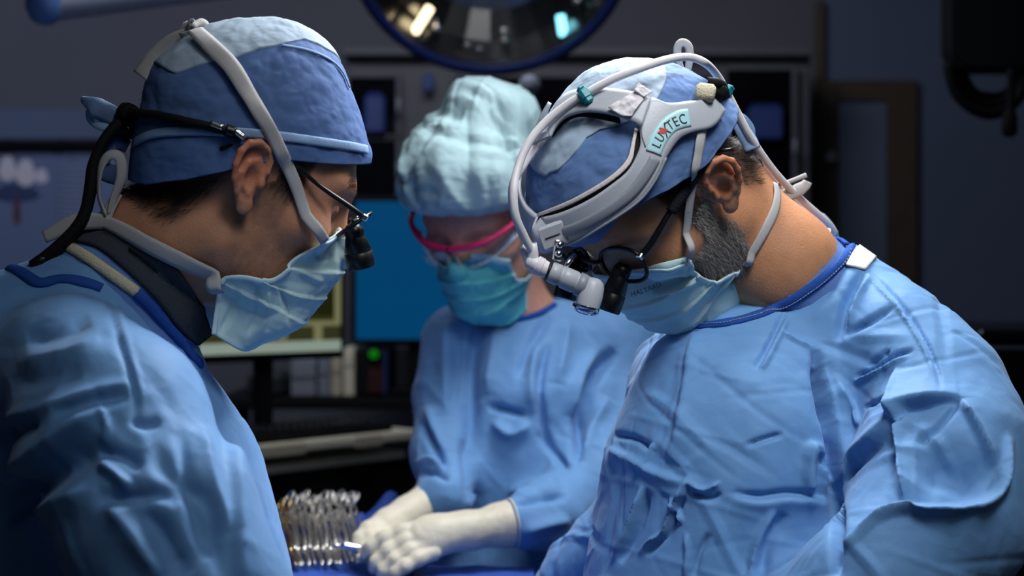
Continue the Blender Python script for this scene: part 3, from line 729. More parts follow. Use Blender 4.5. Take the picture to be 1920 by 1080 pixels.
def ribbon(pts, N_, wd, th, tw=None):
    """flat ribbon on pts with normals N_."""
    p = np.asarray(pts); N_ = nz(N_); t = nz(np.gradient(p, axis=0)); s = nz(np.cross(t, N_)); N2 = np.cross(s, t)
    wd = np.interp(np.linspace(0, 1, len(p)), np.linspace(0, 1, len(np.atleast_1d(wd))), np.atleast_1d(wd))[:, None]
    if tw is not None:
        a = np.interp(np.linspace(0, 1, len(p)), np.linspace(0, 1, len(tw)), tw)[:, None]; s, N2 = s*np.cos(a)+N2*np.sin(a), N2*np.cos(a)-s*np.sin(a)
    G = np.stack([p+s*wd*k+N2*th*(1-(2*k)**2)*.6 for k in (-.5, -.25, 0, .25, .5)], 1); return slab(G, np.repeat(N2[:, None], 5, 1), th)
def ribbon_on(tree, px, wd, off, th, n=40, tw=None, end=None):
    p, q = project_line(tree, px, n, off); 
    for _ in range(3): p[1:-1] = (p[:-2]+2*p[1:-1]+p[2:])/4; q = nz(np.vstack([q[:1], q[:-2]+2*q[1:-1]+q[2:], q[-1:]]))
    if end is not None:
        e = cr(np.vstack([p[-6], p[-4], (p[-4]+end)/2+q[-1]*.009, end+q[-1]*.005]), 12)[4:]; p = np.vstack([p[:-3], e]); q = np.vstack([q[:-3], np.tile(q[-1], (len(e), 1))])
    return ribbon(p, q, wd, th, tw)
def ribbon_free(pts, wd, th, n=40, face=(0, -1, .2), tw=None):
    p = cr(pts, n); return ribbon(p, np.tile(nz(face), (n, 1)), wd, th, tw)

# ------------------------------------------------------------ gowns
def polydist(q, line, n=48):
    """signed distance in the picture, and position along, for points q (k,2)."""
    L = cr(line, n); best = np.full(len(q), 1e9); sg = np.zeros(len(q)); tt = np.zeros(len(q))
    for i in range(n-1):
        a, b = L[i], L[i+1]; ab = b-a; t = np.clip(((q-a)@ab)/(ab@ab), 0, 1); v = q-a-t[:, None]*ab; d = np.hypot(v[:, 0], v[:, 1])
        m = d < best; best[m] = d[m]; sg[m] = np.sign(ab[0]*(q[m, 1]-a[1])-ab[1]*(q[m, 0]-a[0])); tt[m] = (i+t[m])/(n-1)
    return best*np.where(sg == 0, 1, sg), tt
def fold_field(V, N_, folds):
    """folds drawn where the photo shows them; each becomes relief on the cloth. (kind, mm, width px, line)"""
    cam_ = V-np.array([0, 0, CZ]); fr = (N_*cam_).sum(1) < .02*np.linalg.norm(cam_, axis=1)
    q = np.stack([960+F*V[:, 0]/V[:, 1], 540-F*(V[:, 2]-CZ)/V[:, 1]], 1); out = np.zeros(len(V))
    for kind, amp, wd, line in folds:
        l = np.array(line, float); mg = wd*6+10
        m = np.flatnonzero(fr & (q[:, 0] > l[:, 0].min()-mg) & (q[:, 0] < l[:, 0].max()+mg) & (q[:, 1] > l[:, 1].min()-mg) & (q[:, 1] < l[:, 1].max()+mg))
        if not len(m): continue
        s, t = polydist(q[m], l); env = np.clip(np.minimum(t, 1-t)*5, 0, 1)**.7*.9+.1; env[(t <= 0) | (t >= 1)] *= np.exp(-(np.abs(s[(t <= 0) | (t >= 1)])/wd)**2)
        a = amp*.001*env
        if kind == 'v': out[m] -= a*np.exp(-(s/wd)**2)
        elif kind == 'r': out[m] += a*np.exp(-np.abs(s/wd)**1.4)
        elif kind == 'p': out[m] += a*np.maximum(1-np.abs(s)/wd, 0)                       # pinched sharp ridge
        elif kind == 's': out[m] += a/(1+np.exp(np.clip(-s/(wd*.12), -30, 30)))*np.exp(-np.maximum(s, 0)/wd)*1.2          # flap: proud on the + side
    return out
def subdivide(V, Q, mask):
    q = Q[mask]; e = np.sort(np.stack([q, np.roll(q, -1, 1)], -1).reshape(-1, 2), 1); key = e[:, 0].astype(np.int64)*len(V)+e[:, 1]
    uk, inv = np.unique(key, return_inverse=True); mid = (V[uk//len(V)]+V[uk % len(V)])/2; inv = inv.reshape(-1, 4)+len(V); c = np.arange(len(q))+len(V)+len(uk)
    V2 = np.vstack([V, mid, V[q].mean(1)])
    return V2, np.vstack([Q[~mask]]+[np.stack([q[:, i], inv[:, i], c, inv[:, i-1]], 1) for i in range(4)])
def make_gown(A, prims, lo, hi, h, m, folds, cuts=(), gain=1.7, cz=.0028, amp=.0026, cs=(.07, .035), k=.06, name='surgical_gown', neckcut=None, stretch=(1, 1, .55), extra=None):
    """prims: chains of (world point, radius) blended into one garment."""
    def sdf(p):
        d = None
        for pts, kk in prims:
            e = chain(p, [c for c, r in pts], [r for c, r in pts], kk) if len(pts) > 1 else np.linalg.norm(p-np.float32(pts[0][0]), axis=1)-pts[0][1]
            d = e if d is None else smin(d, e, k)
        return smin(d, extra(p), .02) if extra else d
    V, Q = nets(sdf, lo, hi, h); V = smooth(V, Q, 2, .5); N_ = vnormals(V, Q)
    dis = amp*(crumple(V*stretch, cs[0])+.45*crumple(V*[1, 1, .8]+2.7, cs[1]))
    V = V+N_*dis[:, None]
    V, Q = subdivide(V, Q, V[Q].mean(1)[:, 2] > 1.0); V = smooth(V, Q, 1, .4); N_ = smooth(vnormals(V, Q), Q, 3, .6)
    dd = fold_field(V, N_, folds)*gain
    iv = np.flatnonzero(V[:, 2] > 1.0); dd[iv] += cz*creases(V[iv]*[1, 1, .8], len(folds))+.35*cz*creases(V[iv]*[1, 1, .8], 3, .05, .004)
    V = V+nz(N_)*dd[:, None]
    return V, Q, sdf
TAGS = ['R', 'L', 'N']
def N(px, py, d, rpx): return (P(px, py, d), rpx*d/F)
def dn(x, y, z, r): return (np.array([x, y, z]), r)
PL = Pose(-70, 25, 5.2, 463, 337, 1.34); PR = Pose(112.6, 57, -19.2, 1231, 341, 1.384); PN = Pose(156.2, 32.8, -2.3, 905, 405, 2.05)
def ss(a, b, x): t = np.clip((x-a)/(b-a), 0, 1); return t*t*(3-2*t)
def hairline(V):           # scalp hair below the cap: sides and nape
    ax = np.abs(V[:, 0]); back = ss(-.012, -.034, V[:, 1]+.45*np.maximum(0, -.01-V[:, 2])); up = ss(-.078, -.058, V[:, 2]+.25*np.minimum(V[:, 1]+.06, 0)+.35*np.maximum(0,V[:,1]+.03))
    side = ss(.036, .026, np.abs(V[:, 1]-.022)*1.6)*ss(-.012, .008, V[:, 2])*ss(.05, .06, ax)
    ear = np.linalg.norm(np.c_[ax, V[:, 1:]]-np.array([.084, -.018, .006]), axis=1) < .034
    eb = 1-((ax > .0735) & ear)
    return np.maximum(back*up, side)*eb*ss(.16, .12, V[:, 2])
def beard(V):
    ax = np.abs(V[:, 0]); b = ss(-.022, -.045, V[:, 2])*ss(-.112, -.098, V[:, 2]-.25*np.minimum(V[:, 1]-.03, 0)*0+np.minimum(V[:, 1]-.035, 0)*.6)*ss(-.004, .010, V[:, 1]+.25*np.minimum(V[:, 2]+.06, 0))*ss(-.128, -.112, V[:, 2])
    burn = ss(.016, .010, np.abs(V[:, 1]-.022))*ss(-.05, -.03, V[:, 2])*ss(.01, .0, V[:, 2])*ss(.05, .06, ax)
    mouth = ss(.012, .02, np.linalg.norm(V-np.array([0, .093, -.064]), axis=1)); return np.maximum(b, burn)*mouth
def brow_strands(A, m):
    ax = np.abs(A.Vl[:, 0]); w_ = ss(.006, .003, np.abs(A.Vl[:, 2]-(.030+.010*np.sin((ax-.012)/.036*2.2)-.002)))*((ax > .011) & (ax < .05) & (A.Vl[:, 1] > .05))
    person_hair(A, 260, w_, lambda p: np.stack([np.sign(p[:, 0])*1.0, 0*p[:, 0]-.2, .25+0*p[:, 0]], 1), .006, .00022, m, 'eyebrow', .1, .12)

# ============================================================ right surgeon
CR = ((0, -.004, .036), (.075, .088, .081))
A = make_bust('grey-bearded surgeon in blue gown with headlight, bending over the table at right', PR,
    [N(1462, 500, 1.44, 104), N(1545, 600, 1.465, 100)], [N(1530, 730, 1.47, 90)], lin(192, 136, 100), hairline, beard, cran=CR)
RS = A
person_hair(A, 6500, A.scalp, lambda p: np.stack([.0*p[:, 0], -.55+0*p[:, 0], -.8+0*p[:, 0]], 1), .010, .00022, M['hair'], jit=.18)
person_hair(A, 6000, A.stub*(A.Vl[:, 0] < -.02)*(A.Vl[:, 1] < .056), lambda p: np.stack([0*p[:, 0], .1+0*p[:, 0], -.8+0*p[:, 0]], 1), .006, .00020, M['greyhair'], 'beard', jit=.3)
prims = [([N(1505, 640, 1.46, 105), N(1424, 770, 1.45, 203), N(1376, 920, 1.44, 224), N(1355, 1150, 1.44, 240), dn(.24, 1.46, .72, .15), dn(.25, 1.46, .40, .17)], .06),
         ([N(1430, 700, 1.5, 130), N(1335, 745, 1.55, 140), N(1250, 950, 1.6, 105), N(1110, 1075, 1.62, 68), N(1010, 1180, 1.63, 60)], .05),
         ([N(1585, 560, 1.46, 60), N(1625, 590, 1.43, 84), N(1680, 650, 1.39, 105), N(1752, 735, 1.35, 120), N(1782, 850, 1.31, 140), N(1765, 965, 1.28, 152), N(1640, 1100, 1.24, 125), N(1400, 1210, 1.28, 75)], .03)]
foldsR = [
 ('v', 15, 9, [(1530, 655), (1540, 715), (1552, 780), (1562, 845), (1566, 896), (1565, 940), (1570, 985), (1566, 1082)]), ('v', 10, 14, [(1538, 680), (1546, 730), (1556, 790)]),
 ('p', 5, 8, [(1546, 678), (1558, 730), (1568, 790)]), ('s', 9, 26, [(1512, 940), (1508, 890), (1516, 835), (1545, 838)]), ('v', 6, 14, [(1536, 850), (1535, 900), (1540, 935)]),
 ('s', 6, 22, [(1373, 928), (1425, 934), (1480, 928), (1558, 938)]), ('v', 5, 8, [(1373, 926), (1425, 932), (1480, 926), (1558, 934)]),
 ('s', 9, 26, [(1566, 913), (1604, 871), (1650, 826), (1685, 794), (1707, 768), (1760, 752), (1800, 747)][::-1]), ('v', 5, 6, [(1566, 917), (1606, 874), (1652, 830), (1687, 798), (1709, 772), (1762, 756), (1800, 752)]),
 ('s', 7, 22, [(1696, 958), (1690, 870), (1685, 781), (1681, 691)]), ('p', 4, 7, [(1681, 691), (1685, 781), (1690, 870), (1696, 958)]),
 ('s', 6, 30, [(1583, 1024), (1612, 1000), (1647, 977), (1698, 958), (1783, 954), (1840, 942), (1868, 926)]), ('p', 7, 14, [(1583, 1026), (1647, 979), (1698, 960), (1783, 956), (1862, 934), (1886, 880), (1890, 819)]), ('v', 11, 44, [(1720, 880), (1770, 880), (1820, 900), (1850, 915)]),
 ('p', 4, 9, [(1800, 751), (1824, 790), (1843, 828), (1865, 875)]), ('s', 4, 16, [(1865, 875), (1843, 828), (1800, 751)]), ('v', 3, 6, [(1800, 752), (1760, 800), (1720, 834)]),
 ('s', 5, 14, [(1574, 717), (1598, 757), (1621, 798)]), ('v', 4, 4, [(1604, 708), (1640, 690), (1681, 666), (1711, 657)]), ('p', 3, 6, [(1600, 716), (1650, 694), (1700, 668)]), ('v', 3, 4, [(1625, 687), (1668, 657)]), ('v', 3, 4, [(1622, 765), (1660, 750), (1676, 760)]),
 ('v', 2.5, 4, [(1630, 508), (1687, 568), (1727, 626), (1748, 668), (1760, 700), (1763, 742)]), ('p', 2, 6, [(1624, 514), (1681, 574), (1720, 632), (1741, 673), (1752, 706)]),
 ('s', 9, 40, [(1243, 862), (1262, 810), (1271, 768), (1280, 700), (1290, 622)]), ('v', 4, 7, [(1246, 866), (1264, 812), (1273, 768), (1283, 700), (1293, 622)]),
 ('p', 5, 7, [(1207, 879), (1218, 855), (1228, 832)]), ('p', 6, 8, [(1202, 1037), (1222, 1015), (1245, 999), (1258, 968), (1271, 939), (1292, 896)]), ('v', 5, 6, [(1210, 1040), (1232, 1018), (1254, 996), (1268, 960), (1284, 930)]),
 ('p', 5, 6, [(1258, 935), (1270, 960), (1279, 982)]), ('p', 6, 8, [(1151, 1050), (1185, 982), (1207, 913)]), ('v', 5, 7, [(1162, 1056), (1196, 990), (1216, 922)]), ('s', 6, 20, [(1140, 838), (1180, 855), (1225, 880), (1292, 905)]), ('v', 4, 6, [(1150, 815), (1190, 822), (1225, 845)]),
 ('p', 4, 6, [(1290, 905), (1320, 918), (1350, 905)]), ('v', 4, 6, [(1300, 925), (1330, 935), (1352, 925)]), ('p', 5, 12, [(1407, 1082), (1420, 1016), (1450, 956)]), ('v', 4, 12, [(1425, 1082), (1440, 1016), (1468, 960)]), ('v', 3, 5, [(1399, 836), (1430, 824), (1467, 813)]),
 ('v', 4, 5, [(1470, 590), (1440, 650), (1416, 691)]), ('p', 3, 8, [(1476, 596), (1450, 650), (1428, 691)]), ('p', 2.5, 5, [(1467, 623), (1495, 640), (1521, 650)]), ('v', 4, 6, [(1582, 629), (1630, 602), (1672, 577)]), ('v', 5, 8, [(1618, 511), (1600, 545), (1586, 575), (1570, 640)]), ('p', 4, 9, [(1630, 516), (1608, 560), (1590, 610)]),
 ('v', 3, 6, [(1330, 1000), (1310, 1040), (1300, 1082)]), ('p', 3, 7, [(1286, 1000), (1288, 1040), (1284, 1082)])]
NKN = nz(P(1540, 590, 1.46)-P(1462, 500, 1.44)); NKC = P(1497, 540, 1.448)          # neck axis, plane of the neckline
GV, GQ, _ = make_gown(A, prims, (-.12, 1.05, .40), (.62, 1.80, 1.50), .0042, M['gown'], foldsR, k=.035,
    extra=lambda p: smax(chain(p, [P(1480, 520, 1.445), P(1548, 606, 1.465)], [.0690, .084], .02), -((p-np.float32(NKC))@np.float32(NKN)), .006))
gown = mk('surgical_gown', GV, GQ, M['gown'], A.o); globals()['GV_'+TAGS[0]], globals()['GQ_'+TAGS.pop(0)] = GV, GQ; A.gtree = bvh(GV, GQ); A.gown = gown
# ============================================================ left surgeon
A = make_bust('dark-haired surgeon in blue gown and tied cap, seen in profile at left', PL,
    [N(290, 470, 1.34, 112), N(215, 560, 1.34, 125)], [N(180, 690, 1.34, 110)], lin(188, 134, 104), hairline, beard)
LS = A
person_hair(A, 6500, A.scalp, lambda p: np.stack([.0*p[:, 0], -.55+0*p[:, 0], -.8+0*p[:, 0]], 1), .010, .00022, M['hair'], jit=.18)
brow_strands(A, M['hair'])
prims = [([N(215, 650, 1.33, 115), N(170, 775, 1.33, 209), N(226, 940, 1.36, 241), N(270, 1150, 1.39, 255), dn(-.38, 1.38, .72, .16), dn(-.39, 1.38, .40, .18)], .06),
         ([N(165, 585, 1.3, 95), N(110, 625, 1.3, 120), N(5, 700, 1.28, 215)], .06),
         ([N(130, 690, 1.20, 140), N(215, 790, 1.14, 160), N(290, 980, 1.10, 165), N(370, 1140, 1.09, 160), N(620, 1290, 1.2, 85)], .03)]
foldsL = [
 ('v', 3.5, 7, [(205, 552), (221, 624), (244, 699), (256, 755), (252, 785)]), ('p', 2, 12, [(216, 552), (232, 624), (255, 699), (266, 755)]),
 ('r', 14, 28, [(195, 765), (130, 805), (75, 844), (0, 900)]), ('v', 14, 26, [(190, 825), (140, 865), (94, 900), (0, 994)]), ('r', 12, 26, [(185, 921), (130, 935), (75, 956), (0, 1010)]), ('v', 9, 14, [(78, 793), (40, 805), (0, 834)]),
 ('r', 7, 16, [(245, 718), (180, 735), (112, 757), (0, 790)]), ('v', 7, 14, [(240, 735), (175, 755), (110, 780)]), ('p', 8, 16, [(184, 865), (205, 880), (232, 905), (238, 925)]), ('v', 8, 12, [(180, 840), (215, 848), (245, 860), (262, 880)]), ('v', 10, 16, [(180, 935), (240, 930), (300, 925), (340, 935)]),
 ('s', 13, 34, [(440, 1082), (436, 960), (430, 880), (424, 785)]), ('v', 6, 12, [(337, 806), (345, 850), (356, 900), (397, 956), (412, 1080)]), ('r', 8, 16, [(375, 800), (385, 860), (400, 920), (425, 1000)]),
 ('r', 9, 18, [(195, 940), (244, 994), (300, 1082)]), ('v', 9, 20, [(281, 836), (320, 890), (360, 937), (394, 1050)]), ('v', 10, 26, [(250, 945), (300, 1000), (350, 1080)]), ('v', 5, 9, [(245, 790), (275, 798), (300, 790)]), ('p', 5, 10, [(190, 760), (200, 800), (196, 830)]),
 ('v', 6, 16, [(50, 640), (110, 625), (170, 600)]), ('r', 5, 18, [(30, 680), (110, 665), (190, 640)]), ('v', 6, 20, [(20, 725), (90, 705), (150, 690)])]
GV, GQ, _ = make_gown(A, prims, (-.68, .95, .40), (-.02, 1.66, 1.50), .0046, M['gown'], foldsL, k=.035, gain=.9, cz=.0012, amp=.0014)
gown = mk('surgical_gown', GV, GQ, M['gown'], A.o); globals()['GV_'+TAGS[0]], globals()['GQ_'+TAGS.pop(0)] = GV, GQ; A.gtree = bvh(GV, GQ); A.gown = gown
# ============================================================ nurse
A = make_bust('nurse in puffy pale cap and pink safety glasses working at the instrument table', PN,
    [N(955, 560, 2.13, 62), N(985, 620, 2.15, 74)], [N(995, 670, 2.16, 70)], lin(214, 158, 138), None, None, h=.0022)
NS = A
prims = [([N(990, 655, 2.16, 75), N(1000, 745, 2.15, 165), N(992, 900, 2.15, 182), N(990, 1100, 2.15, 195), dn(.04, 2.16, .72, .145), dn(.05, 2.17, .40, .16)], .06),
         ([N(950, 640, 2.15, 70), N(868, 650, 2.12, 72), N(852, 745, 2.10, 70), N(842, 850, 2.04, 66), N(838, 925, 1.96, 44), N(800, 943, 1.955, 30)], .03),
         ([N(1060, 640, 2.15, 75), N(1150, 655, 2.15, 85), N(1165, 770, 2.12, 85), N(1115, 890, 2.02, 76), N(1040, 968, 1.93, 56), N(985, 977, 1.898, 42), N(925, 987, 1.883, 34)], .03)]
foldsN = [
 ('v', 10, 14, [(905, 590), (890, 650), (881, 711), (884, 790), (890, 865)]), ('r', 6, 14, [(838, 600), (835, 680), (838, 780)]), ('r', 7, 16, [(930, 610), (922, 680), (915, 740)]), ('v', 5, 10, [(860, 610), (856, 690), (850, 760)]),
 ('v', 10, 7, [(1026, 645), (1018, 680), (1011, 720), (1017, 786), (1032, 840)]), ('r', 7, 12, [(1004, 640), (998, 710), (999, 775)]), ('v', 18, 11, [(1152, 655), (1116, 700), (1092, 775), (1080, 865)]), ('r', 8, 12, [(1120, 660), (1090, 710), (1072, 780)]),
 ('v', 8, 7, [(917, 762), (956, 771), (985, 778)]), ('r', 9, 12, [(923, 790), (959, 815), (995, 796)]), ('r', 8, 14, [(1066, 600), (1056, 660), (1044, 720)]), ('v', 6, 10, [(1030, 590), (1000, 640), (972, 710)]), ('v', 7, 8, [(1010, 810), (1040, 850), (1066, 880)]), ('r', 7, 12, [(1140, 745), (1112, 800), (1085, 860)]),
 ('r', 6, 10, [(800, 760), (812, 800), (830, 850)]), ('v', 7, 8, [(790, 790), (812, 830), (836, 880)]), ('p', 6, 8, [(782, 870), (808, 862), (836, 876)]), ('v', 6, 7, [(785, 890), (812, 884), (842, 900)]), ('v', 7, 12, [(870, 820), (880, 880), (888, 940)]),
 ('r', 7, 10, [(955, 925), (1000, 910), (1050, 905)]), ('v', 6, 8, [(960, 945), (1010, 935), (1060, 930)]), ('r', 6, 10, [(975, 1000), (1020, 985), (1070, 975)])]
GV, GQ, _ = make_gown(A, prims, (-.2, 1.8, .40), (.36, 2.4, 1.46), .0055, M['gown'], foldsN, k=.03, gain=1.6, cz=.0015)
gown = mk('surgical_gown', GV, GQ, M['gown'], A.o); globals()['GV_'+TAGS[0]], globals()['GQ_'+TAGS.pop(0)] = GV, GQ; A.gtree = bvh(GV, GQ); A.gown = gown
# ============================================================ caps
def cap_param(c, tree, px, off=0):
    l, _ = cast(tree, *px)
    if l is None: return None
    d = nz(c.pose.L(l)-c.c); th = np.arccos(np.clip(d@c.ax, -1, 1)); ph = abs(np.arctan2(d@c.x, d@c.f)); return ph, th/float(c.theta(np.array([ph]) if d@c.x > 0 else np.array([-ph]))[0])
def line_on_cap(c, tree, pxs, ends):
    q = [cap_param(c, tree, p) for p in pxs]; q = [a for a in q if a]; q = sorted(q+list(ends)); x, y = zip(*q)
    return lambda ph: np.interp(np.abs(np.mod(ph+np.pi, 2*np.pi)-np.pi), x, y)
def cast2(tree, px, off, d):
    l, n = cast(tree, px[0], px[1], off)
    if l is None: return None, None
    return l, n
def pstrip(tree, I, O, off, th, n=40, m=7, pose=None):
    """plate between two picture edges laid on a surface; returns grid, normals."""
    I, O = cr(I, n), cr(O, n); G = np.full((n, m, 3), np.nan); Nn = np.full((n, m, 3), np.nan)
    for i in range(n):
        for j in range(m):
            q = I[i]+(O[i]-I[i])*j/(m-1); l, nn = cast(tree, q[0], q[1], off)
            if l is not None: G[i, j], Nn[i, j] = l, nn
    for i in range(n):                                     # rays that slip past the edge take their neighbour's distance
        for j in range(m):
            if np.isnan(G[i, j, 0]):
                ok = np.argwhere(~np.isnan(G[..., 0])); k = ok[np.argmin(((ok-[i, j])**2*[1, .3]).sum(1))]
                q = I[i]+(O[i]-I[i])*j/(m-1); G[i, j] = P(q[0], q[1], G[k[0], k[1], 1]); Nn[i, j] = Nn[k[0], k[1]]
    for _ in range(2):
        G[1:-1] = (G[:-2]+2*G[1:-1]+G[2:])/4; Nn = nz(np.concatenate([Nn[:1], Nn[:-2]+2*Nn[1:-1]+Nn[2:], Nn[-1:]]))
    return G, Nn
FULL = (lambda ph: 0*ph)
# ---- left surgeon's cap
un = PL.un
capL = Cap(PL, [(-.075, -.10), (-.092, -.06), (-.108, -.02), (-.116, .017), (-.122, .056), (-.098, .107), (-.05, .143), (.001, .152), (.046, .124), (.086, .084), (.097, .066), (.10, .03), (.09, -.02)], .084,
    [un(690, 301, 0), un(655, 307, .05), un(600, 306, .074), un(530, 300, .084), un(470, 312, .086), un(420, 322, .08), un(360, 332, .065), un(300, 338, .04), un(248, 333, .0)], wr=.0025, wp=2.2)
V, Fs = capL.mesh(0, 1, 160, 60); tL = bvh(V, Fs)
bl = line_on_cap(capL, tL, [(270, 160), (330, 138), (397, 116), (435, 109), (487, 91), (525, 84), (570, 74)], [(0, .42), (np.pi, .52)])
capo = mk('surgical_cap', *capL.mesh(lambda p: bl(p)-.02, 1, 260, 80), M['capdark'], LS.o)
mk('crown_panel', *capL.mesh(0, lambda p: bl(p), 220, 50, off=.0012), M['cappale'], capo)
V, Fs = capL.mesh(0, 1, 200, 70, off=.001); tL = bvh(V, Fs)
mk('cap_seam_band', *ribbon_on(tL, [(250, 268), (285, 252), (350, 246), (430, 247), (520, 255), (600, 266), (660, 275), (688, 281)], .0085, .0012, .001, 70), M['capband'], capo)
mk('front_seam', *ribbon_on(tL, [(527, 85), (575, 94), (615, 110), (640, 132), (655, 165)], .003, .001, .0008, 30), M['capband'], capo)
b_ = MB()
b_.add(ribbon_free([P(238, 232, 1.315), P(205, 215, 1.31), P(178, 200, 1.30), P(152, 186, 1.30)], [.014, .020, .019, .006], .0012, 24, tw=[.2, .5, .2, .9]))
b_.add(ribbon_free([P(236, 240, 1.318), P(205, 236, 1.314), P(175, 222, 1.308), P(168, 205, 1.305)], [.012, .014, .014, .008], .0012, 24, tw=[0, -.4, -.2, .3]))
b_.mk('cap_tie', M['capband'], capo)
b_ = MB().add(ribbon_free([P(240, 275, 1.315), P(215, 265, 1.315), P(195, 285, 1.312), P(188, 310, 1.312), P(205, 325, 1.315), P(236, 330, 1.32)], [.012, .016, .018, .018, .018, .02], .0012, 30)); b_.mk('cap_tie', M['capdark'], capo)
# ---- right surgeon's cap
un = PR.un
capR = Cap(PR, [(.10, .02), (.112, .055), (.111, .085), (.083, .112), (.050, .126), (0, .128), (-.052, .117), (-.089, .074), (-.105, .014), (-.098, -.03), (-.09, -.07)], .090,
    [(0, .112, .060), (.04, .098, .060), (.07, .06, .056), (.088, .0, .045), (.085, -.05, .02), (.05, -.10, -.005), (0, -.115, -.012)], wr=.003, wp=2.2,
    brim_neg=[(0, .112, .060), (-.04, .098, .060), un(1160, 412, -.072), un(1220, 372, -.078), un(1275, 340, -.084), un(1318, 306, -.084), (-.083, -.035, .030), (-.070, -.065, .018), (-.04, -.092, .008), (0, -.10, .002)])
V, Fs = capR.mesh(0, 1, 160, 60); tR = bvh(V, Fs)
br = line_on_cap(capR, tR, [(1012, 312), (1100, 258), (1140, 240), (1170, 232)], [(.0, .63), (2.4, .40), (np.pi, .42)])
br0 = br; br = lambda p: np.where(np.sin(p) >= 0, .64-.22*np.clip((np.mod(p, 2*np.pi)-1.6)/1.5, 0, 1), br0(p))
capo2 = mk('surgical_cap', *capR.mesh(lambda p: br(p)-.02, 1, 260, 80), M['cap'], RS.o)
mk('crown_panel', *capR.mesh(0, lambda p: br(p), 220, 50, off=.0012), M['cappale'], capo2)
b_ = MB().add(ribbon_free([P(1366, 208, 1.395), P(1385, 232, 1.40), P(1404, 262, 1.405), P(1412, 280, 1.405)], [.016, .02, .019, .016], .0014, 24, tw=[.2, .6, .3, .1]))
b_.add(ribbon_free([P(1372, 215, 1.40), P(1392, 226, 1.405), P(1406, 246, 1.41), P(1400, 262, 1.41)], [.01, .012, .012, .01], .0012, 24, tw=[-.2, -.4, 0, .4])); b_.mk('cap_tie', M['capband'], capo2)
# ---- nurse's bouffant cap
capN = Cap(PN, [(.085, .02), (.104, .052), (.120, .085), (.105, .135), (.055, .162), (0, .168), (-.06, .160), (-.115, .12), (-.138, .06), (-.125, 0), (-.09, -.05)], .108,
    [(0, .098, .058), (.04, .090, .052), (.075, .04, .045), (.086, -.01, .03), (.075, -.06, -.01), (.04, -.10, -.045), (0, -.10, -.055)], pole=(0, -.35, 1), wr=.0025, wp=2.1)
def bun(p, ph, th, T):
    n0 = nz(np.array([-.050, -.075, .19])); d = nz(p-capN.c); a = np.arccos(np.clip(d@n0, -1, 1)); q = p.reshape(-1, 3)
    n1 = vnoise(q*22).reshape(ph.shape); n2 = vnoise(q*9+7).reshape(ph.shape)
    g = .029*ss(.66, .28, a)*(1+.25*(n2-.5))
    e1_ = nz(np.cross(n0, (1, 0, 0))); e2_ = np.cross(n0, e1_); w_ = np.arctan2(d@e2_, d@e1_)
    rip = .0016*np.sin(ph*23+7*n1)*ss(.35, .8, T)+.0100*(np.abs(np.sin(ph*5.5+3*n2))-.6)*ss(.15, .6, T)*ss(1.03, .85, T)
    pl = .0045*(np.abs(np.sin(w_*4.5+3*n2))-.6)*np.exp(-((a-.58)/.22)**2); ring = -.006*np.exp(-((a-.62)/.09)**2)*(d[..., 0] > -.1)+.0042*creases(q, 5, .07, .010).reshape(ph.shape)+.0022*creases(q, 8, .035, .005).reshape(ph.shape)
    return p+d*(g+rip+ring+pl)[..., None]-d*(.008*ss(.92, 1.0, T))[..., None]
capo3 = mk('bouffant_cap', *capN.mesh(0, 1, 320, 150, fold=bun), M['bouffant'], NS.o)

# ============================================================ masks and ties
rows = [((0, .097, -.006), (.030, .087, -.010), (.052, .066, -.018)), ((0, .119, -.034), (.036, .098, -.043), (.057, .062, -.047)),
        ((0, .116, -.066), (.038, .093, -.076), (.058, .051, -.074)), ((0, .106, -.103), (.038, .084, -.110), (.055, .013, -.087)), ((0, .076, -.138), (.034, .060, -.146), (.050, .026, -.142))]
mfL = [('v', 3.5, 5, [(490, 532), (484, 575), (466, 628)]), ('v', 3, 5, [(522, 532), (540, 575), (545, 612)]), ('v', 3, 6, [(446, 540), (432, 585), (414, 626)]), ('p', 2.5, 7, [(500, 530), (502, 575), (488, 626)]), ('p', 2.5, 8, [(560, 508), (592, 524), (606, 530)]), ('v', 2, 5, [(585, 470), (600, 482), (618, 486)])]
mfR = [('p', 4, 7, [(1306, 526), (1268, 540), (1224, 554)]), ('v', 3, 6, [(1300, 520), (1262, 528), (1222, 540)]), ('s', 4, 26, [(1331, 535), (1305, 565), (1273, 597)]), ('v', 2.5, 5, [(1366, 520), (1345, 560), (1330, 600)]), ('v', 2, 5, [(1270, 500), (1285, 512), (1300, 515)]), ('p', 2, 6, [(1240, 505), (1270, 510), (1300, 524)])]
mL, GL, NL_ = make_mask(LS, rows, M['mask'], folds=mfL)
rowsR = [((0, .099, -.004), (.030, .089, -.008), (.053, .058, -.016)), ((0, .121, -.034), (.036, .100, -.043), (.058, .062, -.047)),
        ((0, .120, -.066), (.038, .096, -.076), (.059, .055, -.076)), ((0, .112, -.105), (.040, .088, -.112), (.058, .020, -.104)), ((0, .092, -.142), (.036, .074, -.150), (.054, .036, -.128))]
mR, GR, NR_ = make_mask(RS, rowsR, M['mask'], folds=mfR)
mN, GN, NN_ = make_mask(NS, rows, M['masknurse'], wr=.0016)
def edge_trim(pose, G, N_, i0, i1, j, parent, m, wd=.006, name='mask_border', fix='u'):
    L = G[i0:i1, j] if fix == 'u' else G[j, i0:i1]; nn = N_[i0:i1, j] if fix == 'u' else N_[j, i0:i1]
    sg = np.where((nn*(L-np.array([0, .02, -.06]))).sum(1, keepdims=True) < 0, -1, 1)
    return mk(name, *ribbon(pose.W(L+nn*sg*.0016), (nn*sg)@pose.R.T, wd, .001), m, parent)
M['border'] = mat('mask_border_cloth', lin(196, 222, 230), .75, spec=.2, weave=800)
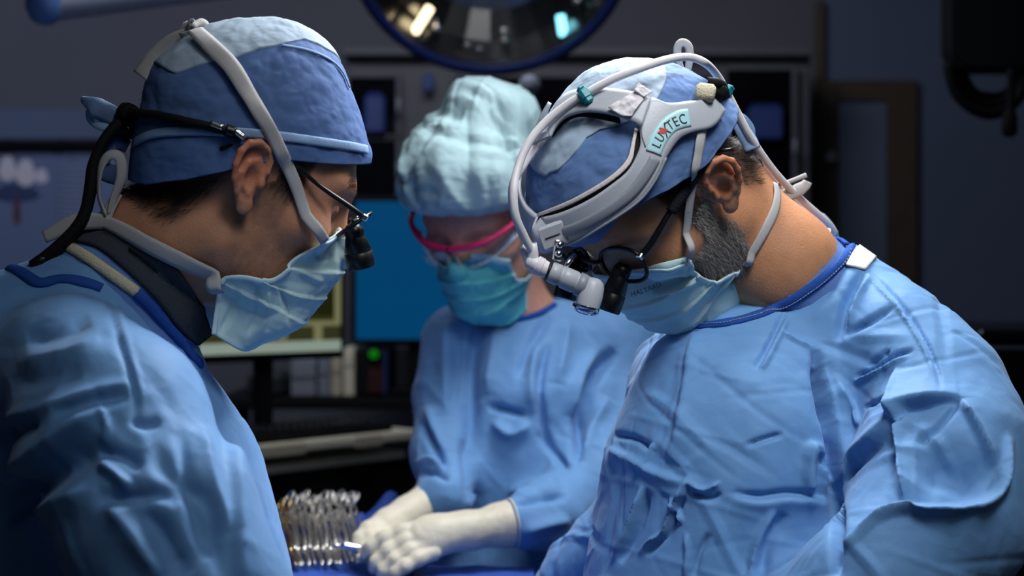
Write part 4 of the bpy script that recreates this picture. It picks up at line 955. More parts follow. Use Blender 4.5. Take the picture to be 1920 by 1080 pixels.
for pose, G, Nn, mo in ((PL, GL, NL_, mL), (PR, GR, NR_, mR), (PN, GN, NN_, mN)):
    mm = G.shape[1]; edge_trim(pose, G, Nn, 0, G.shape[0], 1, mo, M['border'], .010 if pose is PN else .006)
    edge_trim(pose, G, Nn, 0, mm, 1, mo, M['border'], .005, fix='v'); edge_trim(pose, G, Nn, 0, mm, -2, mo, M['border'], .005, fix='v')
# left surgeon's ties
V, Fs = capL.mesh(0, 1, 160, 60, off=.002); nC = len(V)
comb = bvh(np.vstack([V, LS.Vw]), np.vstack([Fs, LS.Q+nC]))
mk('mask_tie', *ribbon_on(comb, [(368, 62), (400, 92), (440, 135), (478, 200), (505, 245), (528, 290), (552, 345), (568, 395), (578, 425)], [.015, .016, .015, .0125, .012, .011, .010], .004, .0012, 60, tw=[.2, 0, .25, -.35, .1, 0, 0], end=PL.W(GL[-1, 0])), M['tie'], mL)
b_ = MB().add(ribbon_free([P(366, 58, 1.30), P(330, 72, 1.30), P(298, 98, 1.302), P(262, 142, 1.30)], [.008, .013, .016, .019], .0012, 30, tw=[.8, .3, .1, -.3]))
b_.add(ribbon_free([P(340, 66, 1.302), P(352, 48, 1.298), P(368, 42, 1.296), P(378, 52, 1.298), P(372, 68, 1.30), P(352, 70, 1.296), P(345, 60, 1.292)], [.012, .016, .018, .017, .015, .012, .01], .002, 36, tw=[0, .5, 1, .4, .2, .6, .3]))
b_.add(ribbon_free([P(362, 50, 1.294), P(357, 41, 1.292), P(364, 37, 1.291)], [.006, .006, .002], .001, 10)); b_.mk('tie_knot', M['tie'], mL)
mk('mask_tie', *ribbon_on(comb, [(196, 418), (215, 424), (245, 438), (290, 462), (340, 486), (392, 507), (412, 513)], [.012, .014, .015, .0155, .015, .013], .005, .0012, 60, end=PL.W(GL[-1, 62])), M['tie'], mL)
b_ = MB().add(ribbon_free([P(210, 422, 1.285), P(180, 415, 1.285), P(140, 418, 1.283), P(82, 444, 1.28)], [.012, .016, .015, .012], .0015, 24, tw=[.4, .2, 0, -.2]))
b_.add(ribbon_free([P(196, 405, 1.284), P(184, 365, 1.283), P(188, 315, 1.282), P(205, 290, 1.282), P(224, 296, 1.283), P(228, 330, 1.284), P(214, 372, 1.286), P(206, 402, 1.287)], [.006, .006, .007, .009, .010, .009, .007, .006], .0014, 50, tw=[.9, .9, .8, .3, .2, .5, .7, .8]))
b_.add(ribbon_free([P(200, 410, 1.286), P(208, 385, 1.288), P(222, 362, 1.292)], [.008, .010, .008], .0014, 16)); b_.mk('tie_bow', M['tie'], mL)
# right surgeon's ties
V, Fs = capR.mesh(0, 1, 160, 60, off=.002); nC = len(V); comb = bvh(np.vstack([V, RS.Vw]), np.vstack([Fs, RS.Q+nC]))
mk('mask_tie', *ribbon_on(comb, [(1310, 200), (1313, 240), (1308, 275), (1302, 310), (1294, 350), (1288, 390), (1284, 430), (1282, 450)], [.009, .0095, .0095, .009, .006], .0035, .0012, 60, end=PR.W(GR[0, 0])), M['tie'], mR)
mk('mask_tie', *ribbon_on(comb, [(1450, 348), (1454, 366), (1450, 396), (1434, 430), (1412, 468), (1402, 484)], [.008, .009, .009, .0085, .006], .0035, .0012, 40, end=PR.W(GR[0, 62])), M['tie'], mR)
b_ = MB().add(ribbon_free([P(1283, 148, 1.37), P(1272, 110, 1.368), P(1271, 88, 1.367), P(1280, 79, 1.367), P(1292, 88, 1.367), P(1293, 115, 1.368), P(1286, 150, 1.37)], [.005, .006, .0075, .008, .0075, .0065, .005], .0014, 44, tw=[.3, .1, 0, 0, .1, .2, .5])); b_.mk('tie_loop', M['tie'], mR)
b_ = MB().add(ribbon_free([P(1405, 272, 1.41), P(1414, 295, 1.415), P(1420, 318, 1.42), P(1424, 336, 1.43)], [.012, .017, .015, .010], .003, 24, tw=[.2, .7, .1, .8]))
b_.add(ribbon_free([P(1448, 352, 1.44), P(1466, 366, 1.445), P(1486, 362, 1.45), P(1508, 348, 1.45), P(1514, 340, 1.45)], [.008, .014, .013, .014, .010], .0014, 30, tw=[.2, .3, -.2, .2, .5]))
b_.add(ribbon_free([P(1450, 348, 1.44), P(1480, 340, 1.445), P(1512, 328, 1.45)], [.004, .004, .005], .0014, 16)); b_.mk('tie_bow', M['tie'], mR)
# nurse's mask tie
combN = bvh(NS.Vw, NS.Q)
r_ = ribbon_on(combN, [(952, 460), (960, 440), (966, 420), (970, 405)], .005, .002, .001, 12); mk('mask_tie', *r_, M['tie'], mN)
# mask print
def text_mesh(s):
    c = bpy.data.curves.new('txt', 'FONT'); c.body = s; c.resolution_u = 3; o = bpy.data.objects.new('txt', c); COL.objects.link(o)
    dg = bpy.context.evaluated_depsgraph_get(); me = bpy.data.meshes.new_from_object(o.evaluated_get(dg))
    V = np.array([v.co[:] for v in me.vertices]); Fs = [list(p.vertices) for p in me.polygons]
    bpy.data.objects.remove(o); bpy.data.curves.remove(c); bpy.data.meshes.remove(me); return V, Fs
def text_on(s, tree, fmap, off):
    V, Fs = text_mesh(s); u = V[:, 0]/V[:, 0].max(); v = V[:, 1]/.7; W_ = []; last = None
    for a, b in zip(u, v):
        q = fmap(a, b); l, n = cast(tree, q[0], q[1], off)
        if l is None: l = last if last is not None else P(*q, 1.35)
        W_.append(l); last = l
    return np.array(W_), Fs
me = mR.data; tM = bvh(np.array([v.co[:] for v in me.vertices])+ORG[mR.name], [list(p.vertices) for p in me.polygons])
mk('mask_print', *text_on('HALYARD', tM, lambda u, v: np.array([1184+56*u, 557-20*u])+np.array([-2.5, -9.5])*v, .0006), M['maskink'], mR, smooth_=False)

# ============================================================ headlight
hl = thing('surgical_headlight', 'grey headlight headset with white twin cables worn by the right surgeon', 'headlight', tuple(PR.W((0, 0, .06))))
V, Fs = capR.mesh(0, 1.25, 200, 90, off=.009, wr=0); tH = bvh(V, Fs)
V, Fs = capR.mesh(0, 1.25, 200, 90, off=.003, wr=0); tH0 = bvh(V, Fs)
bandI = [(1013, 408), (1040, 402), (1075, 389), (1115, 368), (1148, 345), (1176, 322), (1192, 296), (1202, 268), (1200, 232), (1216, 182), (1252, 193), (1299, 188), (1317, 188), (1333, 169)]
bandO = [(1056, 462), (1085, 452), (1122, 430), (1150, 413), (1176, 395), (1206, 370), (1230, 336), (1248, 298), (1274, 260), (1304, 246), (1332, 241), (1344, 232), (1350, 226), (1361, 206)]
G, Nn = pstrip(tH, bandI, bandO, .0, .004, 70, 9); band = mk('headband', *slab(G, Nn, .004), M['grey'], hl)
Vb, Fb = slab(G, Nn, .004); tB = bvh(Vb, Fb)
# far half of the band: the same plate mirrored across the head
Gl = PR.L(G[:46].reshape(-1, 3))*[-1, 1, 1]; Nl = (Nn[:46].reshape(-1, 3)@PR.R)*[-1, 1, 1]
mk('headband', *slab(PR.W(Gl).reshape(46, 9, 3)[::-1], (Nl@PR.R.T).reshape(46, 9, 3)[::-1], .004), M['grey'], hl)
fl = (PR.L(G[0, :])*[-1, 1, 1]); q = np.stack([cr([G[0, j], PR.W(np.array([0, PR.L(G[0, j])[1]+.012, PR.L(G[0, j])[2]])), PR.W(fl[j])], 16) for j in range(9)], 1)
mk('forehead_plate', *slab(q, nz(q-PR.W((0, 0, .05))), .004), M['grey'], hl)
# raised lip along the band, padding behind it
mk('band_ridge', *ribbon_on(tB, [(1040, 440), (1085, 425), (1140, 395), (1185, 360), (1215, 320), (1228, 296)], .010, .0015, .0014, 40), M['dgrey'], hl)
mk('band_lip', *tube(project_line(tB, [(1058, 458), (1085, 450), (1122, 428), (1176, 393), (1206, 368), (1230, 334), (1248, 296)], 40, .001)[0], .0013, 6), M['dgrey'], hl)
mk('seam_line', *tube(project_line(tB, [(1212, 281), (1225, 285), (1240, 291)], 10, .0006)[0], .0007, 6), M['dgrey'], hl)
mk('seam_line', *tube(project_line(tB, [(1216, 186), (1208, 205), (1204, 225), (1203, 250), (1210, 275)], 16, .0006)[0], .0006, 6), M['dgrey'], hl)
Gp, Np = pstrip(tH0, [(1010, 402), (1075, 378), (1145, 336), (1180, 300), (1189, 262), (1194, 244)], [(1018, 412), (1080, 390), (1150, 347), (1192, 310), (1204, 270), (1204, 246)], .002, .003, 40, 4); mk('foam_pad', *slab(Gp, Np, .004), M['matt'], hl)
Gp, Np = pstrip(tH0, [(1014, 399), (1075, 373), (1140, 334), (1174, 302), (1183, 272), (1190, 243)], [(1014, 405), (1077, 381), (1146, 340), (1182, 306), (1189, 274), (1195, 246)], .0045, .003, 40, 4); mk('foam_liner', *slab(Gp, Np, .003), M['whitefoam'], hl)
# crown strap with its pad
V, Fs = capR.mesh(0, 1.25, 200, 90, off=.016, wr=0); tS = bvh(V, Fs)
G2, N2 = pstrip(tS, [(1222, 183), (1190, 172), (1167, 168), (1133, 164), (1096, 165), (1066, 171), (1046, 187), (1032, 214), (1026, 244)], [(1203, 236), (1188, 227), (1168, 219), (1140, 211), (1110, 207), (1086, 208), (1058, 217), (1040, 234), (1029, 256)], 0, .004, 50, 7)
mk('crown_strap', *slab(G2, N2, .0035), M['grey'], hl)
E0 = PR.L(G2[-1]); vw = PR.R.T@np.array([.12, 1, -.25]); E1 = capR.c+np.array([nz(nz(e-capR.c)+1.5*vw)*np.linalg.norm(e-capR.c) for e in E0]); far = []
for j in range(7):                                         # on over the crown and down the far side
    a0, a1 = nz(E0[j]-capR.c), nz(E1[j]-capR.c); r0_, r1_ = np.linalg.norm(E0[j]-capR.c), np.linalg.norm(E1[j]-capR.c)
    d_ = nz(np.array([a0*(1-t)+a1*t for t in np.linspace(0, .14, 40)])); th_ = np.arccos(np.clip(d_@capR.ax, -1, 1)); ph_ = np.arctan2(d_@capR.x, d_@capR.f)
    rr = np.linalg.norm(capR.surf(ph_, th_, .016, 0)-capR.c, axis=1); t_ = np.linspace(0, 1, 40); rr = rr+(r0_-rr[0])*np.maximum(0, 1-4*t_); far.append(PR.W(capR.c+d_*rr[:, None]))
far = np.stack(far, 1); mk('crown_strap', *slab(far, nz(far-PR.W(capR.c[None])[0]), .0035), M['grey'], hl)
Gp, Np = pstrip(tH0, [(1162, 220), (1130, 212), (1090, 210), (1062, 219), (1042, 236), (1032, 254)], [(1164, 232), (1130, 225), (1092, 219), (1066, 226), (1048, 242), (1036, 258)], .006, .003, 30, 4); mk('strap_pad', *slab(Gp, Np, .006), M['foam'], hl)
# paper tape over the joint
Gt, Nt = pstrip(tS, [(1200, 168), (1213, 172), (1214, 178)], [(1142, 205), (1165, 219), (1184, 220)], .002, .001, 26, 22)
cz = crumple(Gt.reshape(-1, 3), .012).reshape(Gt.shape[:2]); Gt = Gt+Nt*(.0035*cz+.0015)[..., None]; mk('tape', *slab(Gt, Nt, .0012), M['tape'], hl)
Gt, Nt = pstrip(tS, [(1196, 160), (1222, 176)], [(1190, 176), (1208, 186)], .003, .001, 14, 12); cz = crumple(Gt.reshape(-1, 3)+.5, .010).reshape(Gt.shape[:2]); mk('tape', *slab(Gt+Nt*(.004*cz+.002)[..., None], Nt, .0012), M['tape'], hl)
# printed sticker
LO = [(1211, 281), (1221, 253), (1242, 224), (1268, 208), (1289, 204)]; LI = [(1239, 290), (1250, 266), (1265, 247), (1281, 240), (1296, 237)]
Gs, Ns = pstrip(tB, LO, LI, .0006, .0005, 30, 7); stk = mk('label_sticker', *slab(Gs, Ns, .0004), M['label'], hl)
tK = bvh(*slab(Gs, Ns, .0004)); cO, cI = cr(LO, 60), cr(LI, 60)
def lab(u, v):
    k = np.clip(u, 0, 1)*59; a = np.array([np.interp(k, range(60), cO[:, j]) for j in (0, 1)]); b = np.array([np.interp(k, range(60), cI[:, j]) for j in (0, 1)]); return b+(a-b)*v
b_ = MB()
for ch, u0, u1 in (('L', .10, .205), ('U', .235, .36), ('X', .36, .52), ('T', .545, .655), ('E', .675, .775), ('C', .80, .93)):
    if ch == 'X': b_.add(text_on('X', tK, lambda u, v: lab(.375+.165*u+.03*v, .10+.72*v), .0004)); continue
    b_.add(text_on(ch, tK, lambda u, v, u0=u0, u1=u1: lab(u0+(u1-u0)*u, .20+.56*v), .0004))
b_.mk('lettering', M['ink'], stk, smooth_=False)
b_ = MB()
for k in range(5):
    u_ = .345+.014*k; q = [lab(u_, .74-.075*k), lab(u_+.115, .74-.075*k), lab(u_+.120, .685-.075*k), lab(u_+.008, .67-.075*k)]
    b_.add(([cast(tK, *a, .0005)[0] if cast(tK, *a)[0] is not None else P(*a, 1.3) for a in q], [[0, 1, 2, 3]]))
b_.mk('emblem', M['red'], stk, smooth_=False)
# rear joint
mk('rear_clasp', *box(cast(tH, 1338, 172, .004)[0], (.020, .010, .014), rot(20, 10, 30), .003), M['matt'], hl)
mk('rear_strap', *tube([cast(tH, 1322, 160, .004)[0], cast(tH, 1345, 168, .006)[0], P(1362, 200, 1.40), P(1372, 216, 1.42)], .005, 8, n=16), M['matt'], hl)
mk('adjuster', *box(cast(tH, 1320, 176, .002)[0], (.018, .012, .016), rot(-10, 20, 10), .003), M['cream'], hl)
# bracket, hinge, lamp
dl = 1.292
def along(p0, p1, d0, d1, prof, k=28):
    a, b = P(*p0, d0), P(*p1, d1); L = np.linalg.norm(b-a); return lathe([(r*d0/F, t*L) for t, r in prof], a, b-a, k)
lk = cast(tB, 1046, 436, .004); br_c = lk[0] if lk[0] is not None else P(1046, 436, dl)
fr_ = np.stack([nz(P(1080, 424, dl)-P(1030, 442, dl)), nz(np.cross(lk[1], nz(P(1080, 424, dl)-P(1030, 442, dl)))), lk[1]], 1)
mk('bracket', *box(br_c, (.026, .022, .008), fr_, .002), M['grey'], hl, smooth_=False)
mk('bracket_slot', *box(br_c+lk[1]*.0045, (.014, .0012, .001), fr_, .0002), M['ink'], hl, smooth_=False)
dl = float(br_c[1])-.004
hg_ = MB(); a, b = P(1049, 450, dl), P(1044, 490, dl); s_ = nz(np.cross(b-a, (0, 1, 0)))*.0048
hg_.add(box((a+b)/2, (.0088, .004, np.linalg.norm(b-a)), np.stack([nz(s_), (0, 1, 0), nz(b-a)], 1), .0015)); hinge = hg_.mk('hinge', M['chrome'], hl, smooth_=False)
for q in ((1049, 459), (1047, 476)): mk('screw', *lathe([(0, -.0035), (.0028, -.003), (.0034, 0), (.0034, .002)], P(*q, dl-.003), (0, 1, 0), 16), M['chrome'], hinge)
mk('hinge_arm', *tube([P(1078, 478, dl+.012), P(1066, 492, dl+.006), P(1058, 505, dl+.004)], .0025, 8), M['chrome'], hl)
mk('cable_boot', *along((990, 489), (1027, 507), dl, dl, [(-.08, 6), (0, 12), (.3, 15), (.75, 16.5), (1, 15.5)]), M['cable'], hl)
for t in (.46, .56, .66): c0 = P(990, 489, dl)+(P(1027, 507, dl)-P(990, 489, dl))*t; mk('grip_ridge', *lathe([(17*dl/F, -.0012), (18.6*dl/F, 0), (17*dl/F, .0012)], c0, P(1027, 507, dl)-P(990, 489, dl), 28), M['cable'], hl)
mk('seal_ring', *along((1026, 507), (1032, 509), dl, dl, [(0, 15), (0, 18), (1, 18), (1, 14)]), M['ink'], hl)
mk('lamp_barrel', *along((1031, 509), (1110, 543), dl, dl, [(0, 12), (.0, 18.5), (.02, 20), (.22, 20.5), (.24, 18), (.29, 18), (.31, 20.5), (.36, 21), (.60, 21), (.62, 19.5), (.64, 19.5), (.66, 21), (.98, 21), (1, 18), (1, 0)]), M['grey'], hl)
mk('focus_ring', *along((1082, 531), (1098, 538), dl, dl, [(0, 21), (.05, 22.5), (.95, 22.5), (1, 21)]), M['dgrey'], hl)
mk('lamp_head', *along((1113, 528), (1100, 582), dl, dl-.004, [(-.12, 0), (-.10, 12), (0, 19), (.15, 22.5), (.5, 24), (.9, 22.5), (1, 21), (1, 0)]), M['grey'], hl)
mk('lamp_bezel', *along((1101, 577), (1099.5, 584), dl-.003, dl-.004, [(0, 21), (0, 23.5), (1, 23), (1.2, 20), (.9, 19)]), M['chrome'], hl)
mk('lamp_lens', *along((1100, 580), (1099.5, 584), dl-.003, dl-.004, [(0, 19.5), (.5, 18), (1.1, 8), (1.2, 0)]), M['glass'], hl)
mk('lamp_screw', *lathe([(0, -.003), (.002, -.002), (.002, 0)], P(1077, 571, dl-.004), (-.6, 1, 0), 10), M['ink'], hl)
# twin cables over the head and down the back
cA = [(1001, 478, dl), (984, 445, dl-.01), (967, 405, dl-.02), (963, 360, dl-.02), (970, 318, dl-.01), (990, 270, dl-.002), (1024, 228, 1.285), (1066, 195, 1.285), (1096, 177, 1.288), (1150, 148, 1.30), (1200, 128, 1.315), (1250, 112, 1.33), (1290, 107, 1.345), (1322, 118, 1.36), (1345, 142, 1.375), (1362, 172, 1.385), (1384, 214, 1.395), (1410, 262, 1.405), (1452, 322, 1.43), (1500, 372, 1.46), (1548, 415, 1.485), (1566, 438, 1.50)]
cB = [(993, 470, dl+.006), (976, 430, dl+.004), (963, 392, dl), (961, 350, dl), (976, 318, dl+.004), (1000, 282, 1.30), (1026, 256, 1.31), (1048, 232, 1.325)]
cC = [(1398, 250, 1.412), (1432, 304, 1.435), (1474, 360, 1.46), (1516, 404, 1.485), (1538, 432, 1.50)]
def over(c):                                                   # lay the cable over whatever of the headset it crosses
    out = []
    for q in cr(c, 90):
        l, _ = cast(tS, q[0], q[1]); out.append([q[0], q[1], min(q[2], l[1]-.006) if l is not None and q[0] < 1320 else q[2]])
    o_ = np.array(out)
    for _ in range(6): o_[1:-1, 2] = np.minimum(o_[1:-1, 2], (o_[:-2, 2]+2*o_[1:-1, 2]+o_[2:, 2])/4)
    return o_
cA = over(cA)
for nm, c, r in (('cable', cA, .0031), ('cable', cB, .0031), ('cable', cC, .0031)): mk(nm, *tube([P(*q) for q in c], r*1.22, 12, n=160), M['cable'], hl)
mk('cable_sleeve', *along((999, 486), (1000, 455), dl, dl-.004, [(0, 11), (.5, 9.5), (1, 6.5), (1, 5)]), M['cable'], hl)
mk('cable_sleeve', *along((992, 488), (976, 462), dl+.004, dl+.002, [(0, 10), (.5, 8), (1, 6), (1, 5)]), M['cable'], hl)
mk('cable_join', *tube([P(1518, 402, 1.483), P(1540, 418, 1.495), P(1556, 440, 1.51), P(1566, 462, 1.52)], [.004, .011, .012, .010], 10, n=16, flat=.5), M['dgrey'], hl)
def clip_(q, d, ax):
    a = nz(ax); R_ = np.stack([a, nz(np.cross((0, -1, .2), a)), nz(np.cross(a, nz(np.cross((0, -1, .2), a))))], 1); b = MB()
    b.add(box(P(*q, d), (.010, .011, .012), R_, .002)); b.add(box(P(*q, d)+R_[:, 1]*-.006, (.008, .006, .010), R_, .0015)); b.add(box(P(*q, d)+R_[:, 1]*.007, (.006, .003, .009), R_, .001)); return b
clip_((1096, 178), float(np.interp(1096, cA[20:45, 0], cA[20:45, 2]))-.002, P(1150, 148, 1.30)-P(1066, 195, 1.285)).mk('cable_clip', M['teal'], hl, smooth_=False)
clip_((1360, 172), 1.383, P(1384, 214, 1.395)-P(1345, 142, 1.375)).mk('cable_clip', M['teal'], hl, smooth_=False)

# ============================================================ loupes
def rim_pts(c, w_, h, R_, n=40, sq=2.5):
    a = np.linspace(0, 2*np.pi, n, endpoint=False); x = np.sign(np.cos(a))*np.abs(np.cos(a))**(2/sq)*w_; z = np.sign(np.sin(a))*np.abs(np.sin(a))**(2/sq)*h
    return np.array(c)+np.outer(x, R_[:, 0])+np.outer(z, R_[:, 2])
def loupes(name, label, pose, yc, zc, tiltx, tdir, tlen, r0, r1, w_, h, sleeve, rimr=.0018, cx=.033):
    t = thing(name, label, 'loupes', tuple(pose.W((0, yc, zc)))); W = pose.W
    for s in (1, -1):
        R_ = rot(-s*10, tiltx, 0); c = np.array([s*cx, yc, zc]); rp = rim_pts(c, w_, h, R_)
        ri = mk('rim', *tube(W(rp), rimr, 8, closed=True), M['black'], t)
        n = len(rp); mk('lens', W(np.vstack([rp, rp-R_[:, 1]*.0016])), [list(range(n)), list(range(n, 2*n))[::-1]]+[[i, i+n, (i+1) % n+n, (i+1) % n] for i in range(n)], M['glass'], ri, smooth_=False)
        td = nz(np.array([-s*.06, *tdir])); b0 = c+np.array([-s*.002, .002, -.003])
        te = mk('telescope', *lathe([(0, -.004), (r0*.7, -.004), (r0, 0), (r0*1.05, tlen*.12), (r0*.96, tlen*.16), (r0*1.05, tlen*.22), (r1*.96, tlen*.55), (r1*.9, tlen*.57), (r1, tlen*.60), (r1, tlen*.97), (r1*.92, tlen), (r1*.86, tlen*.985), (0, tlen*.98)], W(b0), td@pose.R.T, 32), M['black'], t)
        mk('telescope_lens', *lathe([(r1*.85, tlen*.99), (r1*.5, tlen*1.003), (0, tlen*1.006)], W(b0), td@pose.R.T, 24), M['darkglass'], te)
        # temple arm: hinge to ear, hooked down behind it
        hp = c+R_[:, 0]*s*w_*.96+R_[:, 2]*h*.55
        arm = [hp, hp+np.array([s*.006, -.014, .002]), np.array([s*.0745, .045, zc+.018]), np.array([s*.0795, .005, .034]), np.array([s*.0815, -.022, .030]), np.array([s*.080, -.042, .010])]
        ta = mk('temple_arm', *tube(W(np.array(arm)), np.array([.0024, .0022, .0018, .0018, .0018, .0016])*(1.45 if sleeve else 1.2), 8, n=50, flat=.6), M['black'], t)
        mk('hinge', *box(W(hp), (.006, .006, .006), pose.R, .001), M['steel'], ta, smooth_=False)
        if sleeve: q = cr(np.array(arm), 60); mk('foam_sleeve', *tube(W(q[20:46]+np.array([s*.0006, 0, 0])), [.0050, .0058, .0058, .0054, .0044], 12, n=40), M['foam'], ta)
    mk('bridge', *tube(W(np.array([[cx-w_*.98, yc+.002, zc+.004], [.008, yc+.008, zc+.008], [-.008, yc+.008, zc+.008], [-cx+w_*.98, yc+.002, zc+.004]])), .0022, 8, n=16), M['black'], t)
    for s in (1, -1): mk('nose_pad', *lathe([(0, -.002), (.004, -.001), (.004, .001), (0, .002)], W((s*.010, yc-.006, zc-.010)), np.array([s, .3, 0])@pose.R.T, 12), M['whitefoam'], t)
    return t
lpR = loupes('surgical_loupes', 'black magnifying loupes with foam arms worn by the right surgeon under the headlight', PR, .099, .015, -26, (.90, -.30), .043, .0085, .0115, .0265, .0185, True, .0021, .036)
lpL = loupes('surgical_loupes', 'thin-armed black loupes on a cord worn by the left surgeon', PL, .103, .004, 30, (.62, -.78), .038, .0090, .0135, .0265, .0200, False, .0019, .036)
# cord of the left loupes, with its metal clasps, knotted behind the head
cap_t = tL
p1, _ = project_line(cap_t, [(455, 256), (420, 244), (360, 230), (300, 218), (262, 213)], 40, .0035)
mk('cord', *tube(p1, .0040, 8), M['matt'], lpL)
mk('cord', *tube([p1[-1], P(244, 214, 1.312), P(222, 232, 1.306), P(196, 262, 1.298), P(176, 308, 1.292), P(170, 352, 1.288), P(160, 398, 1.284), P(142, 430, 1.28), P(108, 464, 1.275), P(74, 492, 1.272)], [.005, .006, .006, .005, .0055, .0060, .0055, .006, .006, .006], 8, n=60), M['matt'], lpL)
mk('cord_end', *lathe([(0, -.008), (.006, -.006), (.0065, .004), (.004, .008)], P(72, 493, 1.271), (.6, 0, .4), 12), M['black'], lpL)
b_ = MB()
for q, r in (((240, 212, 1.308), .011), ((252, 222, 1.306), .010), ((232, 222, 1.309), .009)):
    c = P(*q); b_.add(lathe([(0, -r), (r*.6, -r*.8), (r, -.1*r), (r*.85, r*.5), (0, r)], c, (.4, -.5, .7), 14))
b_.add(tube([P(258, 236, 1.312), P(244, 252, 1.31), P(228, 244, 1.308)], .005, 8, n=12)); b_.mk('cord_knot', M['matt'], lpL)
for q0, q1 in (((398, 232), (421, 240)), ((441, 245), (459, 258))):
    a = cast(cap_t, *q0, .006)[0]; b = cast(cap_t, *q1, .006)[0]; mk('metal_clasp', *tube([a, b], .0030, 8, n=6), M['steel'], lpL)
a = cast(cap_t, 424, 243, .007)[0]; b = cast(cap_t, 442, 249, .007)[0]; mk('cord_lock', *tube([a, b], .0055, 8, n=6), M['black'], lpL)

# ============================================================ nurse's safety glasses
sg = thing('safety_glasses', 'pink-framed clear safety glasses worn by the nurse', 'glasses', tuple(PN.W((0, .11, .02))))
arc = np.array([(.083, -.01, .034), (.084, .03, .033), (.080, .065, .029), (.056, .095, .021), (.032, .112, .018), (0, .118, .016)]); arc = np.vstack([arc, arc[-2::-1]*[-1, 1, 1]]); a_ = cr(arc, 80)
mk('frame', *tube(PN.W(a_), [.0034, .0042, .0048, .0048, .0048, .0042, .0034], 10), M['pink'], sg)
q = a_[16:64]; lowr = np.stack([q[:, 0]*.93, q[:, 1]-.010, q[:, 2]-.040+.012*np.exp(-(q[:, 0]/.012)**2)+.010*(np.abs(q[:, 0])/.07)**2], 1)
G = np.stack([PN.W(q+(lowr-q)*t+np.array([0, .004*math.sin(math.pi*t), 0])) for t in np.linspace(0, 1, 8)], 1); Nn = nz(G-PN.W((0, .02, 0))); mk('lens', *slab(G, Nn, .0016), M['glass'], sg)
mk('lens_edge', *tube(PN.W(lowr), .0011, 6), mat('clear_edge', lin(190, 200, 205), .2, coat=.5), sg)
for x0 in (.0075, -.0075): mk('nose_pad', *tube(PN.W(np.array([[x0*.8, .116, .006], [x0*1.1, .114, -.010], [x0*1.5, .110, -.022]])), .0026, 8, n=10), M['cream'], sg)
mk('side_stripe', *tube(PN.W(np.array([[.046, .103, .010], [.040, .105, -.005], [.034, .106, -.018]])), .0028, 8, n=10), M['whitefoam'], sg)
for x0, y0 in ((-.052, .101), (.052, .101), (0, .1235)): mk('rivet', *lathe([(0, -.001), (.0022, 0), (.0018, .0015), (0, .002)], PN.W((x0, y0, .020)), np.array([x0*6, 1, 0])@PN.R.T, 10), M['ink'], sg)
# ============================================================ collars and neck bindings
def gpanel(tree, I, O, off, th, n=40, m=8): G, Nn = pstrip(tree, I, O, off, th, n, m); return slab(G, Nn, th)
A = RS
V, Q = nets(lambda p: smax(chain(p, [P(1440, 478, 1.436), P(1550, 606, 1.462)], [.0595, .0675], .02), -((p-np.float32(NKC-NKN*.028))@np.float32(NKN)), .003), (.12, 1.3, 1.3), (.46, 1.6, 1.56), .003)
V = V+vnormals(V, Q)*(.002*crumple(V, .05))[:, None]; sT = bvh(V, Q); sct = mk('scrub_top', V, Q, M['scrub'], A.o)
mk('neckline_trim', *ribbon_on(sT, [(1528, 402), (1544, 418), (1552, 440), (1546, 462)], .008, .002, .003, 20), M['cream'], sct)
both = bvh(np.vstack([GV_R, V]), np.vstack([GQ_R, Q+len(GV_R)]))
tr = [(1268, 614), (1300, 612), (1340, 609), (1400, 598), (1470, 571), (1530, 533), (1572, 496), (1592, 470), (1604, 448)]
bp, bn = project_line(both, tr, 70, .002)
for _ in range(8): bp[1:-1] = (bp[:-2]+2*bp[1:-1]+bp[2:])/4; bn = nz(np.vstack([bn[:1], bn[:-2]+2*bn[1:-1]+bn[2:], bn[-1:]]))
nb = mk('neck_binding', *ribbon(bp, bn, .0100, .003), M['binding'], A.gown)
e2 = nz(np.array([0, 1, 0])-NKN*NKN[1]); e1 = np.cross(e2, NKN); e1 = e1 if e1[0] > 0 else -e1
far = np.vstack([bp[-1:], [NKC+NKN*.004+.0735*(np.cos(t)*e1+np.sin(t)*e2) for t in np.linspace(.35, np.pi-.35, 8)], bp[:1]]); fc = cr(far, 60); mk('neck_binding', *ribbon(fc, nz(fc-P(1480, 560, 1.47)), .010, .003), M['binding'], A.gown)
t = nz(np.gradient(bp, axis=0)); sd = nz(np.cross(t, bn)); b_ = MB()
for i in range(3, 66):
    c = bp[i]+bn[i]*.0022-sd[i]*.0022*(1 if sd[i][2] > 0 else -1); b_.add(tube([c-t[i]*.0013, c+t[i]*.0013], .0004, 4))
tag(b_.mk('stitching', M['tie'], A.gown), kind='stuff')
mk('hook_tab', *gpanel(both, [(1588, 500), (1600, 478), (1612, 458)], [(1622, 508), (1634, 494), (1644, 480)], .003, .002, 16, 8), M['whitefoam'], A.gown)
A = LS
LT = bvh(np.vstack([GV_L, A.Vw]), np.vstack([GQ_L, A.Q+len(GV_L)]))
def ring(pts, parent, name, m, wd, th, cen): f = cr(pts, 60); return mk(name, *ribbon(f, nz(f-cen), wd, th), m, parent)
V, Q = nets(lambda p: smin(chain(p, [P(240, 565, 1.33), P(205, 640, 1.33)], [.070, .085], .02), chain(p, [P(170, 545, 1.31), P(110, 590, 1.3)], [.040, .055], .02), .04), (-.50, 1.14, 1.28), (-.22, 1.48, 1.52), .004)
V = V+vnormals(V, Q)*(.0025*crumple(V, .05))[:, None]; sT = bvh(V, Q); sct = mk('scrub_top', V, Q, M['scrub'], A.o); both = bvh(np.vstack([GV_L, V]), np.vstack([GQ_L, Q+len(GV_L)]))
both2 = bvh(np.vstack([V, A.Vw]), np.vstack([Q, A.Q+len(V)]))
